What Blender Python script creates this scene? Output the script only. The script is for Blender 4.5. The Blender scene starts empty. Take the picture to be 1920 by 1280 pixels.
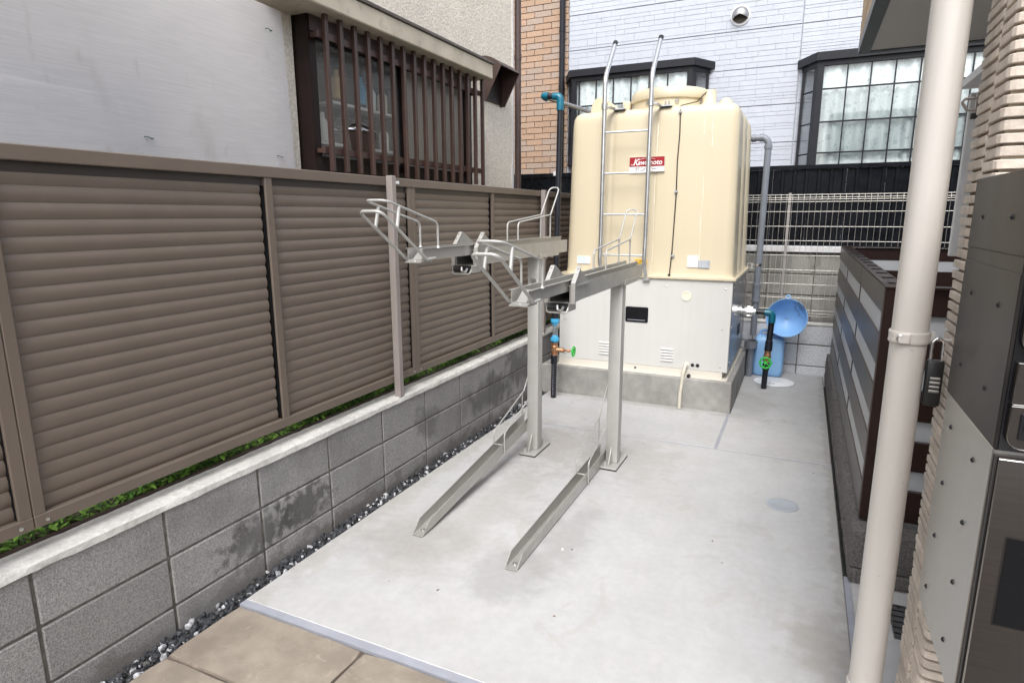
import bpy, bmesh, math, random
from mathutils import Vector, Matrix
R = math.radians
random.seed(7)
sc = bpy.context.scene
COL = sc.collection

# ------------------------------------------------------------------ camera
CAM_H = 1.46
PI_, YA, RO = R(11.567), R(25.10), R(-0.157)
fw = Vector((-math.sin(YA)*math.cos(PI_), math.cos(YA)*math.cos(PI_), -math.sin(PI_)))
r0 = Vector((math.cos(YA), math.sin(YA), 0)); u0 = r0.cross(fw)
rt = r0*math.cos(RO)+u0*math.sin(RO); up = -r0*math.sin(RO)+u0*math.cos(RO)
cd = bpy.data.cameras.new('camera'); cam = bpy.data.objects.new('camera', cd); COL.objects.link(cam)
cam.matrix_world = Matrix(((rt.x, up.x, -fw.x, 0), (rt.y, up.y, -fw.y, 0), (rt.z, up.z, -fw.z, CAM_H), (0, 0, 0, 1)))
cd.sensor_width = 36; cd.lens = 36*1153.3/1920; cd.clip_start = 0.02; cd.clip_end = 500
sc.camera = cam

# ------------------------------------------------------------------ light
SUN_EL, SUN_AZ = 52, 168      # azimuth from +Y, clockwise: the sun stands behind the camera
w = bpy.data.worlds.new('World'); sc.world = w; w.use_nodes = True
nt = w.node_tree; bg = nt.nodes['Background']
sky = nt.nodes.new('ShaderNodeTexSky'); sky.sky_type = 'NISHITA'; sky.sun_disc = False
sky.sun_elevation = R(SUN_EL); sky.sun_rotation = R(SUN_AZ)
sky.air_density = 1.0; sky.dust_density = 4.0; sky.ozone_density = 1.0
hs = nt.nodes.new('ShaderNodeHueSaturation'); hs.inputs['Saturation'].default_value = 0.36
nt.links.new(sky.outputs[0], hs.inputs['Color']); nt.links.new(hs.outputs[0], bg.inputs[0])
bg.inputs[1].default_value = 0.15
sd = bpy.data.lights.new('sun', 'SUN'); sd.energy = 0.85; sd.angle = R(30); sd.color = (1, 0.985, 0.965)
so = bpy.data.objects.new('sun', sd); COL.objects.link(so)
sv = Vector((math.sin(R(SUN_AZ))*math.cos(R(SUN_EL)), math.cos(R(SUN_AZ))*math.cos(R(SUN_EL)), math.sin(R(SUN_EL))))
so.rotation_euler = sv.to_track_quat('Z', 'Y').to_euler(); so.location = (0, -3, 12)
vs = sc.view_settings; vs.view_transform = 'Standard'; vs.look = 'None'; vs.gamma = 1; vs.use_curve_mapping = False
vs.exposure = 1.08
sc.render.engine = 'CYCLES'
sc.cycles.max_bounces = 8; sc.cycles.diffuse_bounces = 5; sc.cycles.caustics_reflective = False; sc.cycles.caustics_refractive = False

# ------------------------------------------------------------------ materials
def srgb(r, g, b):
    f = lambda c: (c/255/12.92 if c/255 <= .04045 else ((c/255+.055)/1.055)**2.4)
    return (f(r), f(g), f(b))

class M:
    """procedural material builder; every pattern lives in world space"""
    def __init__(s, name, col, rough=.5, metal=0., spec=.5):
        s.m = bpy.data.materials.new(name); s.m.use_nodes = True
        s.nt = s.m.node_tree; s.b = s.nt.nodes['Principled BSDF']
        s.b.inputs['Roughness'].default_value = rough; s.b.inputs['Metallic'].default_value = metal
        s.b.inputs['Specular IOR Level'].default_value = spec
        s.geo = s.nt.nodes.new('ShaderNodeNewGeometry'); s.pos = s.geo.outputs['Position']
        rgb = s.nt.nodes.new('ShaderNodeRGB'); rgb.outputs[0].default_value = (*col, 1)
        s.col = rgb.outputs[0]; s.bump = None
        s._out()
    def _out(s): s.nt.links.new(s.col, s.b.inputs['Base Color'])
    def n(s, t, **k):
        x = s.nt.nodes.new(t)
        for a, b in k.items(): setattr(x, a, b)
        return x
    def noise(s, scale, detail=4, rough=.55, stretch=None, off=0., warp=0.):
        v = s.pos
        if stretch or off:
            mp = s.n('ShaderNodeMapping'); s.nt.links.new(v, mp.inputs[0])
            mp.inputs['Scale'].default_value = stretch or (1, 1, 1); mp.inputs['Location'].default_value = (off, off*1.3, off*.7)
            v = mp.outputs[0]
        t = s.n('ShaderNodeTexNoise'); t.inputs['Scale'].default_value = scale; t.inputs['Detail'].default_value = detail
        t.inputs['Roughness'].default_value = rough; t.inputs['Distortion'].default_value = warp
        s.nt.links.new(v, t.inputs['Vector']); return t.outputs['Fac']
    def ramp(s, fac, lo, hi, a=0., b=1.):
        t = s.n('ShaderNodeMapRange', interpolation_type='SMOOTHSTEP')
        for i, v in enumerate((lo, hi, a, b), 1): t.inputs[i].default_value = v
        s.nt.links.new(fac, t.inputs[0]); return t.outputs[0]
    def math(s, op, a, b):
        t = s.n('ShaderNodeMath', operation=op)
        for i, v in enumerate((a, b)):
            if isinstance(v, (int, float)): t.inputs[i].default_value = v
            else: s.nt.links.new(v, t.inputs[i])
        return t.outputs[0]
    def mix(s, fac, col2, mode='MIX'):
        t = s.n('ShaderNodeMix', data_type='RGBA', blend_type=mode)
        if isinstance(fac, (int, float)): t.inputs[0].default_value = fac
        else: s.nt.links.new(fac, t.inputs[0])
        s.nt.links.new(s.col, t.inputs[6])
        if isinstance(col2, tuple): t.inputs[7].default_value = (*col2, 1)
        else: s.nt.links.new(col2, t.inputs[7])
        s.col = t.outputs[2]; s._out(); return s
    def vary(s, scale, amt, **k):
        f = s.ramp(s.noise(scale, **k), .3, .7, 1-amt, 1+amt)
        t = s.n('ShaderNodeMix', data_type='RGBA', blend_type='MULTIPLY'); t.inputs[0].default_value = 1
        s.nt.links.new(s.col, t.inputs[6]); s.nt.links.new(f, t.inputs[7]); s.col = t.outputs[2]; s._out(); return s
    def rand(s, amt, col2=None):
        oi = s.n('ShaderNodeObjectInfo')
        if col2 is not None:
            return s.mix(s.ramp(oi.outputs['Random'], .35, .75), col2)
        f = s.ramp(oi.outputs['Random'], 0, 1, 1-amt, 1+amt)
        t = s.n('ShaderNodeMix', data_type='RGBA', blend_type='MULTIPLY'); t.inputs[0].default_value = 1
        s.nt.links.new(s.col, t.inputs[6]); s.nt.links.new(f, t.inputs[7]); s.col = t.outputs[2]; s._out(); return s
    def stain(s, scale, lo, hi, col2, amt=1., **k):
        return s.mix(s.ramp(s.noise(scale, **k), lo, hi, 0, amt), col2)
    def blob(s, c, r, col2, amt=1., nscale=12, namt=.6, soft=.45):
        a = s.n('ShaderNodeVectorMath', operation='SUBTRACT'); s.nt.links.new(s.pos, a.inputs[0]); a.inputs[1].default_value = c
        d = s.n('ShaderNodeVectorMath', operation='DIVIDE'); s.nt.links.new(a.outputs[0], d.inputs[0]); d.inputs[1].default_value = r
        l = s.n('ShaderNodeVectorMath', operation='LENGTH'); s.nt.links.new(d.outputs[0], l.inputs[0])
        nn = s.ramp(s.noise(nscale, 5), .3, .7, -namt, namt)
        return s.mix(s.ramp(s.math('ADD', l.outputs['Value'], nn), 1+soft/2, 1-soft/2, 0, amt), col2)
    def bumpy(s, scale, strength, dist=.002, **k):
        b = s.n('ShaderNodeBump'); b.inputs['Strength'].default_value = strength; b.inputs['Distance'].default_value = dist
        s.nt.links.new(s.noise(scale, **k), b.inputs['Height'])
        if s.bump: s.nt.links.new(s.bump, b.inputs['Normal'])
        s.bump = b.outputs[0]; s.nt.links.new(s.bump, s.b.inputs['Normal']); return s
    def rvary(s, scale, lo, hi, **k):
        s.nt.links.new(s.ramp(s.noise(scale, **k), .3, .7, lo, hi), s.b.inputs['Roughness']); return s
    def set(s, **k):
        for a, v in k.items(): s.b.inputs[a.replace('_', ' ')].default_value = v
        return s

MAT = {}
def dm(key, *a, **k): m = M(key, *a, **k); MAT[key] = m.m; return m

# ground and masonry
dm('concrete', (.455, .458, .460), .85).vary(1.1, .04).vary(6, .03).vary(9, .02, stretch=(1, .25, 1), warp=1.).stain(1.7, .48, .8, (0.407, 0.386, 0.357), .45, off=3).stain(5, .55, .85, (0.398, 0.378, 0.349), .35, off=8) \
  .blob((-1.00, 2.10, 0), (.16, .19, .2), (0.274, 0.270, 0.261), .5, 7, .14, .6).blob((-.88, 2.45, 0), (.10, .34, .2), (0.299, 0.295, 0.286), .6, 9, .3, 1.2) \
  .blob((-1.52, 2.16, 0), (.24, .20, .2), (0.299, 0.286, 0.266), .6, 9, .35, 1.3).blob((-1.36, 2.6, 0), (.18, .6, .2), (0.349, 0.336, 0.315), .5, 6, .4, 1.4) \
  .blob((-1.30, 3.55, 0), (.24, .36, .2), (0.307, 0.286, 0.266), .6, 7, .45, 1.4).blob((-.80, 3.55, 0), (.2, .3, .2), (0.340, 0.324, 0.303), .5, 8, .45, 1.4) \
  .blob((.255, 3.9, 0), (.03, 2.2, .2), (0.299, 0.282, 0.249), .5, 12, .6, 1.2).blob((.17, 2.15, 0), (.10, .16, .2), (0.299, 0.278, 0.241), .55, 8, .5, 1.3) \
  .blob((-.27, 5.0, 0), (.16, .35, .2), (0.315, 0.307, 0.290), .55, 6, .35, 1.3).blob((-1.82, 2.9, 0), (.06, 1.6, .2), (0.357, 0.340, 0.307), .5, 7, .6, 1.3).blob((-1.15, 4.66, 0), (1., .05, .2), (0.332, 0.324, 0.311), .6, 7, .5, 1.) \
  .vary(28, .03).vary(220, .03, detail=2).stain(75, .68, .74, (0.349, 0.332, 0.307), .25, off=9).stain(3, .6, .66, (0.390, 0.373, 0.349), .38, off=21, warp=2.).bumpy(90, .25, .0015).bumpy(6, .12, .004)
dm('plinth_concrete', (.32, .315, .30), .9).vary(3, .12).vary(14, .1).stain(4, .45, .7, (.20, .19, .175), .7, off=2).stain(9, .6, .75, (.42, .42, .42), .5, off=5).bumpy(120, .4, .0015).bumpy(25, .2, .003)
dm('joint', (.315, .33, .375), .6).vary(9, .08)
dm('ground', (.10, .10, .095), .95).vary(.5, .2).vary(20, .15).bumpy(60, .6, .004)
dm('soil', (.055, .042, .03), 1.).vary(14, .3).bumpy(50, .8, .01)
dm('paving', (.25, .215, .175), .75).rand(.12).vary(6, .2).stain(3.5, .5, .75, (.16, .125, .1), .6).stain(14, .6, .72, (.40, .34, .28), .5, warp=1.5).bumpy(16, .5, .006, warp=.6).bumpy(90, .4, .0015)
dm('paving_joint', (.12, .10, .085), .95).vary(20, .2)
dm('block', (.268, .264, .260), .95).rand(.10).vary(210, .25, detail=2).stain(260, .56, .66, (.095, .093, .093), .65, detail=2).vary(2.2, .1).stain(3, .5, .75, (.13, .125, .12), .5, off=4) \
  .blob((-1.94, 1.68, .17), (.12, .16, .085), (.06, .058, .056), .8, 26, .5, 1.).blob((-1.94, 1.93, .185), (.12, .15, .075), (.06, .058, .056), .75, 26, .5, 1.) \
  .blob((-1.94, 3.75, .2), (.12, .32, .12), (.075, .073, .07), .75, 7, .5, 1.).blob((-1.94, 4.3, .28), (.12, .35, .14), (.08, .078, .075), .75, 7, .5, 1.) \
  .blob((-1.94, 2.3, -.03), (.12, 2.8, .07), (.10, .085, .07), .55, 12, .6, 1.).blob((-1.94, 2.95, .26), (.12, .1, .1), (.09, .088, .085), .6, 9, .5, 1.) \
  .stain(1.6, .55, .78, (.28, .28, .285), .5, off=11).bumpy(170, .9, .0025, detail=2)
dm('block_mortar', (.13, .12, .105), .95).vary(30, .3).bumpy(100, .4, .002)
dm('wall_cap', (.60, .59, .565), .9).vary(9, .10).vary(60, .08).stain(26, .52, .72, (.40, .385, .36), .55).stain(6, .5, .75, (.45, .435, .41), .55).bumpy(70, .9, .004).bumpy(20, .5, .006)
dm('light_block', (.62, .63, .655), .95).rand(.05).vary(140, .28, detail=2).stain(4, .55, .75, (.3, .3, .3), .5).bumpy(150, .6, .002, detail=2)
dm('old_block', (.27, .265, .245), .95).rand(.12).vary(3, .2).stain(6, .5, .7, (.13, .125, .11), .7, stretch=(1, 1, .4)).stain(3, .58, .72, (.38, .38, .36), .5, off=4).bumpy(60, .6, .004)
dm('old_mortar', (.12, .115, .10), .95).vary(20, .3)
dm('dark_block', (.125, .117, .112), .95).rand(.08).vary(110, .3, detail=2).stain(5, .55, .75, (.19, .18, .17), .6).bumpy(120, 1., .003, detail=3)
dm('gravel_dark', (.045, .048, .055), .7).rand(.3).vary(45, .6, detail=1)
dm('gravel_light', (.38, .385, .40), .7).vary(45, .4, detail=1)

# fence and metals
dm('fence', (.150, .120, .097), .40, spec=.4).vary(5, .04).stain(9, .62, .8, (.2, .17, .145), .35).bumpy(300, .05, .0005)
dm('fence_post', (.30, .265, .25), .42, .15).vary(6, .05)
dm('rack', (.48, .472, .445), .36, .5).vary(8, .05).rvary(30, .28, .42).bumpy(400, .03, .0004)
dm('rack_post', (.48, .475, .455), .42, .35).vary(8, .04).vary(60, .03, stretch=(1, 1, .05)).rvary(20, .36, .48)
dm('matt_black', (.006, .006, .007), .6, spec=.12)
dm('rubber', (.012, .012, .012), .7)
dm('bolt', (.62, .62, .61), .28, .95).vary(60, .1)
dm('galvanised', (.60, .615, .63), .33, .9).vary(25, .07).rvary(40, .28, .38)
dm('chrome', (.75, .75, .75), .12, 1.).rvary(30, .08, .2)
dm('stainless', (.43, .425, .41), .34, 1.).vary(300, .02, stretch=(1, 1, .02), detail=1).stain(3, .5, .85, (.45, .44, .42), .3)
dm('dark_steel', (.017, .016, .0165), .34, 0., spec=.10).vary(300, .06, stretch=(1, 1, .02), detail=1).stain(4.5, .42, .65, (.036, .032, .029), .8, stretch=(1, 1, .5))
dm('brown_steel', (.032, .026, .023), .42, .3).vary(260, .10, stretch=(.02, 1, 1), detail=1)
dm('black_gloss', (.008, .008, .010), .14)
dm('black_plastic', (.014, .014, .015), .38).rvary(30, .3, .45)
dm('pipe_black', (.012, .014, .020), .36).vary(20, .2).rvary(25, .3, .42)
dm('teal', (.006, .13, .20), .28).vary(20, .15)
dm('blue_fitting', (.06, .36, .62), .4).vary(20, .1)
dm('bronze', (.46, .25, .14), .42, .8).vary(25, .25).bumpy(120, .4, .001)
dm('green', (.03, .52, .06), .4).vary(20, .1)
dm('grey_pvc', (.18, .20, .235), .38).vary(6, .06).rvary(18, .32, .46)
dm('tank', (.625, .55, .40), .30, spec=.5).vary(2, .012).vary(14, .01, stretch=(1, 1, .04)).stain(22, .66, .72, (.83, .76, .64), .22, stretch=(1, 1, .03))
dm('cabinet', (.60, .598, .58), .34).vary(2, .02).vary(30, .012, stretch=(1, 1, .03)).stain(16, .66, .85, (.68, .655, .60), .3, stretch=(1, 1, .05))
dm('cabinet_base', (.68, .645, .58), .4).vary(4, .04).stain(8, .6, .75, (.5, .46, .4), .4)
dm('cabinet_side', (.36, .365, .375), .26, .7).vary(3, .04)
dm('cream_cap', (.80, .73, .60), .4)
dm('hose', (.56, .53, .45), .5).vary(20, .06)
dm('blue_plastic', (.27, .50, .82), .38).vary(5, .06).stain(9, .6, .75, (.30, .50, .80), .4).set(Subsurface_Weight=.05)
dm('funnel_blue', (.27, .50, .82), .4).vary(5, .05).blob((.02, 5.98, .645), (.05, .09, .07), (.10, .10, .11), .6, 30, .6, 1.)
dm('manhole_white', (.84, .85, .86), .5).vary(12, .05).stain(20, .62, .75, (.5, .5, .48), .4)
dm('cover_grey', (.37, .40, .44), .5).vary(12, .05).stain(16, .6, .75, (.36, .36, .36), .4)
dm('paper', (.80, .82, .85), .6); dm('yellow', (.85, .50, .01), .5); dm('ink', (.06, .06, .08), .6); dm('red', (.33, .008, .016), .35)
dm('white', (.82, .82, .82), .5); dm('silver_label', (.42, .46, .52), .35, .3)

# houses
dm('stucco', (.73, .68, .595), .95).vary(1.2, .06).stain(3, .6, .8, (.5, .44, .36), .4, stretch=(1, 1, .2)).vary(70, .14, detail=3).bumpy(70, 1., .008, detail=3)
dm('brown_paint', (.062, .038, .033), .42).vary(10, .12).stain(25, .62, .75, (.085, .055, .045), .5).rvary(15, .35, .5)
dm('grille', (.060, .032, .026), .42).rand(.12).vary(12, .1).stain(30, .66, .75, (.16, .09, .06), .5)
dm('dark_frame', (.014, .008, .007), .42, spec=.25).vary(15, .15)
dm('soffit_stucco', (.50, .45, .365), .95).vary(3, .15).stain(8, .55, .75, (.2, .16, .12), .5).bumpy(80, .6, .004)
dm('flashing', (.10, .085, .075), .5).vary(8, .2)
dm('plastic_sheet', (.83, .82, .835), .5).vary(1.5, .05).vary(220, .035, stretch=(1, .03, 1), detail=1).stain(4, .56, .74, (.64, .625, .61), .5, stretch=(1, 1, .45)).stain(14, .62, .74, (.60, .58, .55), .35, stretch=(1, 1, .3)).bumpy(2, .1, .02)
dm('wire_green', (.05, .11, .09), .5)
dm('brick', (.44, .30, .21), .85).rand(0, (.34, .265, .215)).rand(.12).vary(60, .18).bumpy(60, .8, .004)
dm('brick_joint', (.20, .145, .115), .95)
dm('siding', (.465, .495, .555), .7).rand(.03).vary(9, .035).vary(60, .04).stain(5, .62, .78, (.52, .54, .59), .35).bumpy(45, .5, .003)
dm('siding_joint', (.44, .462, .505), .8)
dm('navy_frame', (.013, .014, .019), .45, spec=.3).vary(6, .12)
dm('black_sheet', (.008, .009, .012), .30, spec=.12).vary(8, .2).stain(5, .6, .8, (.035, .037, .042), .6, stretch=(3, 3, .25)).rvary(9, .2, .42)
dm('white_metal', (.66, .66, .67), .5).vary(6, .06).stain(12, .6, .75, (.45, .42, .4), .5)
dm('mesh', (.50, .48, .44), .4, .4)
dm('mesh_post', (.34, .32, .31), .45, .3)
dm('screen_board', (.050, .042, .038), .36, 0., spec=.3).vary(5, .04)
dm('screen_brown', (.024, .012, .010), .36, spec=.35).vary(8, .08)
dm('screen_edge', (.105, .068, .058), .5)
dm('frosted', (.48, .50, .525), .45).vary(4, .04).set(Transmission_Weight=.15)
dm('pipe_beige', (.545, .52, .485), .36).vary(2, .025).vary(40, .03, stretch=(1, 1, .05)).stain(60, .7, .74, (.35, .32, .28), .5).rvary(6, .3, .42)
dm('rib_tile', (.57, .50, .43), .8).rand(.1).vary(28, .12).stain(60, .6, .72, (.43, .36, .30), .5).bumpy(240, .6, .0015)
dm('rib_joint', (.36, .32, .26), .95).vary(40, .2)
dm('soffit', (.50, .49, .475), .8).vary(2, .03)
dm('fascia', (.050, .055, .062), .4)
dm('tan_tile', (.50, .385, .26), .85).rand(.12).vary(50, .15).bumpy(60, .6, .003)
dm('building_wall', (.45, .41, .36), .9).vary(2, .06)
dm('grey_panel', (.55, .56, .57), .6).vary(12, .06)
dm('interior', (.10, .085, .07), .9); dm('interior_yellow', (.62, .42, .16), .6); dm('interior_white', (.8, .8, .78), .35)
dm('debris', (.17, .10, .06), .9); dm('pebble_white', (.75, .75, .73), .7)

def glass_mat():
    # thin panes: clear transmission plus a fresnel reflection
    def pane(key, tint, rough, ior, blur=0., bump=None):
        m = dm(key, tint, rough); nt_ = m.nt; out = nt_.nodes['Material Output']
        if bump: m.bumpy(*bump)
        tr = nt_.nodes.new('ShaderNodeBsdfTransparent'); tr.inputs[0].default_value = (*tint, 1)
        gl = nt_.nodes.new('ShaderNodeBsdfGlossy'); gl.inputs['Roughness'].default_value = rough
        fr = nt_.nodes.new('ShaderNodeLayerWeight'); fr.inputs['Blend'].default_value = .5
        pw = nt_.nodes.new('ShaderNodeMath'); pw.operation = 'POWER'; nt_.links.new(fr.outputs['Facing'], pw.inputs[0]); pw.inputs[1].default_value = 4.
        ma = nt_.nodes.new('ShaderNodeMath'); ma.operation = 'MULTIPLY_ADD'; nt_.links.new(pw.outputs[0], ma.inputs[0]); ma.inputs[1].default_value = .8; ma.inputs[2].default_value = (ior-1)*.1
        body = tr.outputs[0]
        if blur:
            tl = nt_.nodes.new('ShaderNodeBsdfTranslucent'); tl.inputs[0].default_value = (*tint, 1)
            df = nt_.nodes.new('ShaderNodeBsdfDiffuse'); df.inputs[0].default_value = (*tint, 1)
            x1 = nt_.nodes.new('ShaderNodeMixShader'); x1.inputs[0].default_value = .45; nt_.links.new(tl.outputs[0], x1.inputs[1]); nt_.links.new(df.outputs[0], x1.inputs[2])
            x2 = nt_.nodes.new('ShaderNodeMixShader'); x2.inputs[0].default_value = blur; nt_.links.new(tr.outputs[0], x2.inputs[1]); nt_.links.new(x1.outputs[0], x2.inputs[2]); body = x2.outputs[0]
        mx = nt_.nodes.new('ShaderNodeMixShader')
        nt_.links.new(ma.outputs[0], mx.inputs[0]); nt_.links.new(body, mx.inputs[1]); nt_.links.new(gl.outputs[0], mx.inputs[2])
        if m.bump: nt_.links.new(m.bump, gl.inputs['Normal']); nt_.links.new(m.bump, fr.inputs['Normal'])
        nt_.links.new(mx.outputs[0], out.inputs[0])
    pane('glass', (.985, .995, .995), .03, 1.45, bump=(2.5, .05, .01))
    pane('pebbled_glass', (.94, .95, .94), .14, 1.35, blur=.16, bump=(60, .6, .004))
    pane('frosted_glass', (.72, .70, .66), .35, 1.45, blur=.55)
    pane('clear', (.85, .9, .92), .08, 1.4, blur=.15)
glass_mat()
def curtain_mat():
    m = dm('curtain', (.80, .87, .88), .9).vary(3, .08).stain(16, .57, .63, (.42, .52, .55), .55, detail=3).stain(30, .62, .68, (.28, .33, .42), .5, off=5)
    m = dm('beige_curtain', (.52, .48, .41), .9).vary(3, .1)
curtain_mat()
def leaf_mats():
    for i, c in enumerate(((.14, .31, .04), (.23, .45, .065), (.05, .13, .025))):
        m = dm('leaf%d' % i, c, .55).vary(40, .25); m.set(Subsurface_Weight=.0)
leaf_mats()

# ------------------------------------------------------------------ scene helpers
BASE = {}
def root(name, label, cat, loc, group=None, kind=None):
    o = bpy.data.objects.new(name, None); o.empty_display_size = .1; COL.objects.link(o); o.location = loc
    BASE[o] = Vector(loc); o['label'] = label; o['category'] = cat
    if group: o['group'] = group
    if kind: o['kind'] = kind
    return o
def tag(o, label, cat, group=None):
    o['label'] = label; o['category'] = cat
    if group: o['group'] = group
    return o
def to_mesh(name, bm, mats, ang=35):
    me = bpy.data.meshes.new(name)
    bmesh.ops.recalc_face_normals(bm, faces=bm.faces)
    for f in bm.faces: f.smooth = True
    bm.to_mesh(me); bm.free()
    me.set_sharp_from_angle(angle=R(ang))
    for k in (mats if isinstance(mats, (list, tuple)) else [mats]): me.materials.append(MAT[k])
    return me
def part(name, bm, mats, parent=None, base=None, ang=35, label=None, kind=None):
    """mesh in world coordinates -> object; parent gives the base point"""
    b = BASE[parent] if parent is not None else Vector(base or (0, 0, 0))
    bmesh.ops.translate(bm, verts=bm.verts, vec=-b)
    o = bpy.data.objects.new(name, to_mesh(name, bm, mats, ang)); COL.objects.link(o)
    if parent is not None: o.parent = parent
    else: o.location = b
    BASE[o] = b
    if label: o['label'] = label
    if kind: o['kind'] = kind
    return o
def piece(name, me, parent, loc, rot=None, scale=None):
    o = bpy.data.objects.new(name, me); COL.objects.link(o); o.parent = parent
    o.location = Vector(loc)-BASE[parent]
    if rot: o.rotation_euler = rot
    if scale: o.scale = scale
    BASE[o] = Vector(loc)
    return o
def struct(name, bm, mats, base=(0, 0, 0), ang=35):
    o = part(name, bm, mats, None, base, ang); o['kind'] = 'structure'; return o

def NB(): return bmesh.new()
def box(bm, x0, x1, y0, y1, z0, z1, bev=0, mi=0, seg=1):
    vs_ = [bm.verts.new(p) for p in ((x0, y0, z0), (x1, y0, z0), (x1, y1, z0), (x0, y1, z0), (x0, y0, z1), (x1, y0, z1), (x1, y1, z1), (x0, y1, z1))]
    fs = [bm.faces.new([vs_[i] for i in q]) for q in ((0, 3, 2, 1), (4, 5, 6, 7), (0, 1, 5, 4), (1, 2, 6, 5), (2, 3, 7, 6), (3, 0, 4, 7))]
    for f in fs: f.material_index = mi
    if bev:
        es = list({e for f in fs for e in f.edges})
        r = bmesh.ops.bevel(bm, geom=es, offset=bev, segments=seg, profile=.5, affect='EDGES', clamp_overlap=True)
        for f in r['faces']: f.material_index = mi
    return bm
def bx(*a, **k): return box(NB(), *a, **k)
def ring(c, ax, r, n, ref=None):
    ax = Vector(ax).normalized()
    ref = Vector(ref) if ref else (Vector((0, 0, 1)) if abs(ax.z) < .9 else Vector((1, 0, 0)))
    a = ax.cross(ref).normalized(); b = ax.cross(a)
    return [Vector(c)+a*r*math.cos(2*math.pi*i/n)+b*r*math.sin(2*math.pi*i/n) for i in range(n)]
def loft(bm, rings, cap=True, mi=0, closed=False):
    rv = [[bm.verts.new(p) for p in r] for r in rings]; n = len(rv[0])
    prs = list(zip(rv, rv[1:]))+([(rv[-1], rv[0])] if closed else [])
    for a, b in prs:
        for i in range(n):
            f = bm.faces.new((a[i], a[(i+1) % n], b[(i+1) % n], b[i])); f.material_index = mi
    if cap and not closed:
        for r in (rv[0], rv[-1]):
            f = bm.faces.new(r); f.material_index = mi
    return bm
def cyl(bm, p, q, r, n=16, r2=None, mi=0):
    p, q = Vector(p), Vector(q); ax = q-p
    return loft(bm, [ring(p, ax, r, n), ring(q, ax, r if r2 is None else r2, n)], mi=mi)
def turned(bm, p, ax, prof, n=20, mi=0, cap=True):
    """prof: list of (distance along axis, radius)"""
    ax = Vector(ax).normalized()
    return loft(bm, [ring(Vector(p)+ax*t, ax, max(r, .0004), n) for t, r in prof], cap=cap, mi=mi)
def fillet(pts, rad, seg=5):
    pts = [Vector(p) for p in pts]; out = [pts[0]]
    for a, b, c in zip(pts, pts[1:], pts[2:]):
        u, v = (a-b), (c-b); lu, lv = u.length, v.length; u.normalize(); v.normalize()
        ang = u.angle(v)
        if ang > math.pi-.02: out.append(b); continue
        d = min(rad/math.tan(ang/2), lu*.48, lv*.48); r_ = d*math.tan(ang/2)
        cen = b+(u+v).normalized()*(r_/math.sin(ang/2)); s, e = b+u*d-cen, b+v*d-cen
        tot = s.angle(e); axis = s.cross(e).normalized()
        for k in range(seg+1): out.append(cen+Matrix.Rotation(tot*k/seg, 3, axis) @ s)
    out.append(pts[-1]); return out
def tube(bm, pts, r, n=8, rad=0, seg=5, closed=False, mi=0):
    pts = fillet(pts, rad, seg) if rad else [Vector(p) for p in pts]
    if closed and (pts[0]-pts[-1]).length < 1e-6: pts = pts[:-1]
    N = len(pts); rings = []; nrm = None
    for i, p in enumerate(pts):
        a = pts[i-1] if (i or closed) else p; b = pts[(i+1) % N] if (i < N-1 or closed) else p
        t = (b-a).normalized()
        if nrm is None:
            nrm = t.cross(Vector((0, 0, 1)) if abs(t.z) < .9 else Vector((1, 0, 0))).normalized()
        nrm = (nrm-t*nrm.dot(t)).normalized(); bi = t.cross(nrm)
        rings.append([p+nrm*r*math.cos(2*math.pi*k/n)+bi*r*math.sin(2*math.pi*k/n) for k in range(n)])
    return loft(bm, rings, closed=closed, mi=mi)
def extr(bm, poly, vec, mi=0):
    """closed polygon (3-D points) pushed along vec"""
    a = [bm.verts.new(p) for p in poly]; b = [bm.verts.new(Vector(p)+Vector(vec)) for p in poly]; n = len(a)
    fs = [bm.faces.new(a), bm.faces.new(b[::-1])]+[bm.faces.new((a[i], a[(i+1) % n], b[(i+1) % n], b[i])) for i in range(n)]
    for f in fs: f.material_index = mi
    return bm
def text_mesh(bm, s, loc, size, thick=.0008, shear=0., mi=0, sx=1., bold=0.):
    """letters standing in the XZ plane, facing -Y"""
    c = bpy.data.curves.new('lettering', 'FONT'); c.body = s; c.size = size; c.extrude = thick; c.shear = shear; c.offset = bold; c.resolution_u = 4
    o = bpy.data.objects.new('lettering', c); COL.objects.link(o)
    bpy.context.view_layer.update()
    me = bpy.data.meshes.new_from_object(o.evaluated_get(bpy.context.evaluated_depsgraph_get()))
    k0 = len(bm.verts); f0 = len(bm.faces)
    bm.from_mesh(me); bm.verts.ensure_lookup_table(); bm.faces.ensure_lookup_table()
    for v in bm.verts[k0:]: v.co = Vector((loc[0]+v.co.x*sx, loc[1]-v.co.z, loc[2]+v.co.y))
    for f in bm.faces[f0:]: f.material_index = mi
    bpy.data.objects.remove(o); bpy.data.curves.remove(c); bpy.data.meshes.remove(me)
    return bm

# ================================================================== SETTING
g = NB(); box(g, -150, 150, -150, 150, -.5, -.10); struct('ground', g, 'ground')

def slab(name, x0, x1, y0, y1):
    return struct(name, bx(x0, x1, y0, y1, -.09, 0, bev=.004), 'concrete', ((x0+x1)/2, y0, -.09))
s_main = slab('concrete_slab', -1.855, .263, 1.505, 3.900)
slab('concrete_slab', -1.855, -.408, 3.918, 6.20)
slab('concrete_slab', -.392, .262, 3.918, 6.20)
slab('concrete_slab', .287, 3.2, -2.5, 2.66)
j = NB()
box(j, -1.853, .262, 3.899, 3.919, -.085, -.003); struct('expansion_joint', j, 'joint')
struct('expansion_joint', bx(-.409, -.391, 3.92, 4.70, -.085, -.0035), 'joint')
struct('expansion_joint', bx(.264, .286, 1.50, 2.66, -.085, -.003), 'joint')
struct('expansion_joint', bx(-1.853, .263, 1.474, 1.506, -.085, -.002), 'joint')

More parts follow.
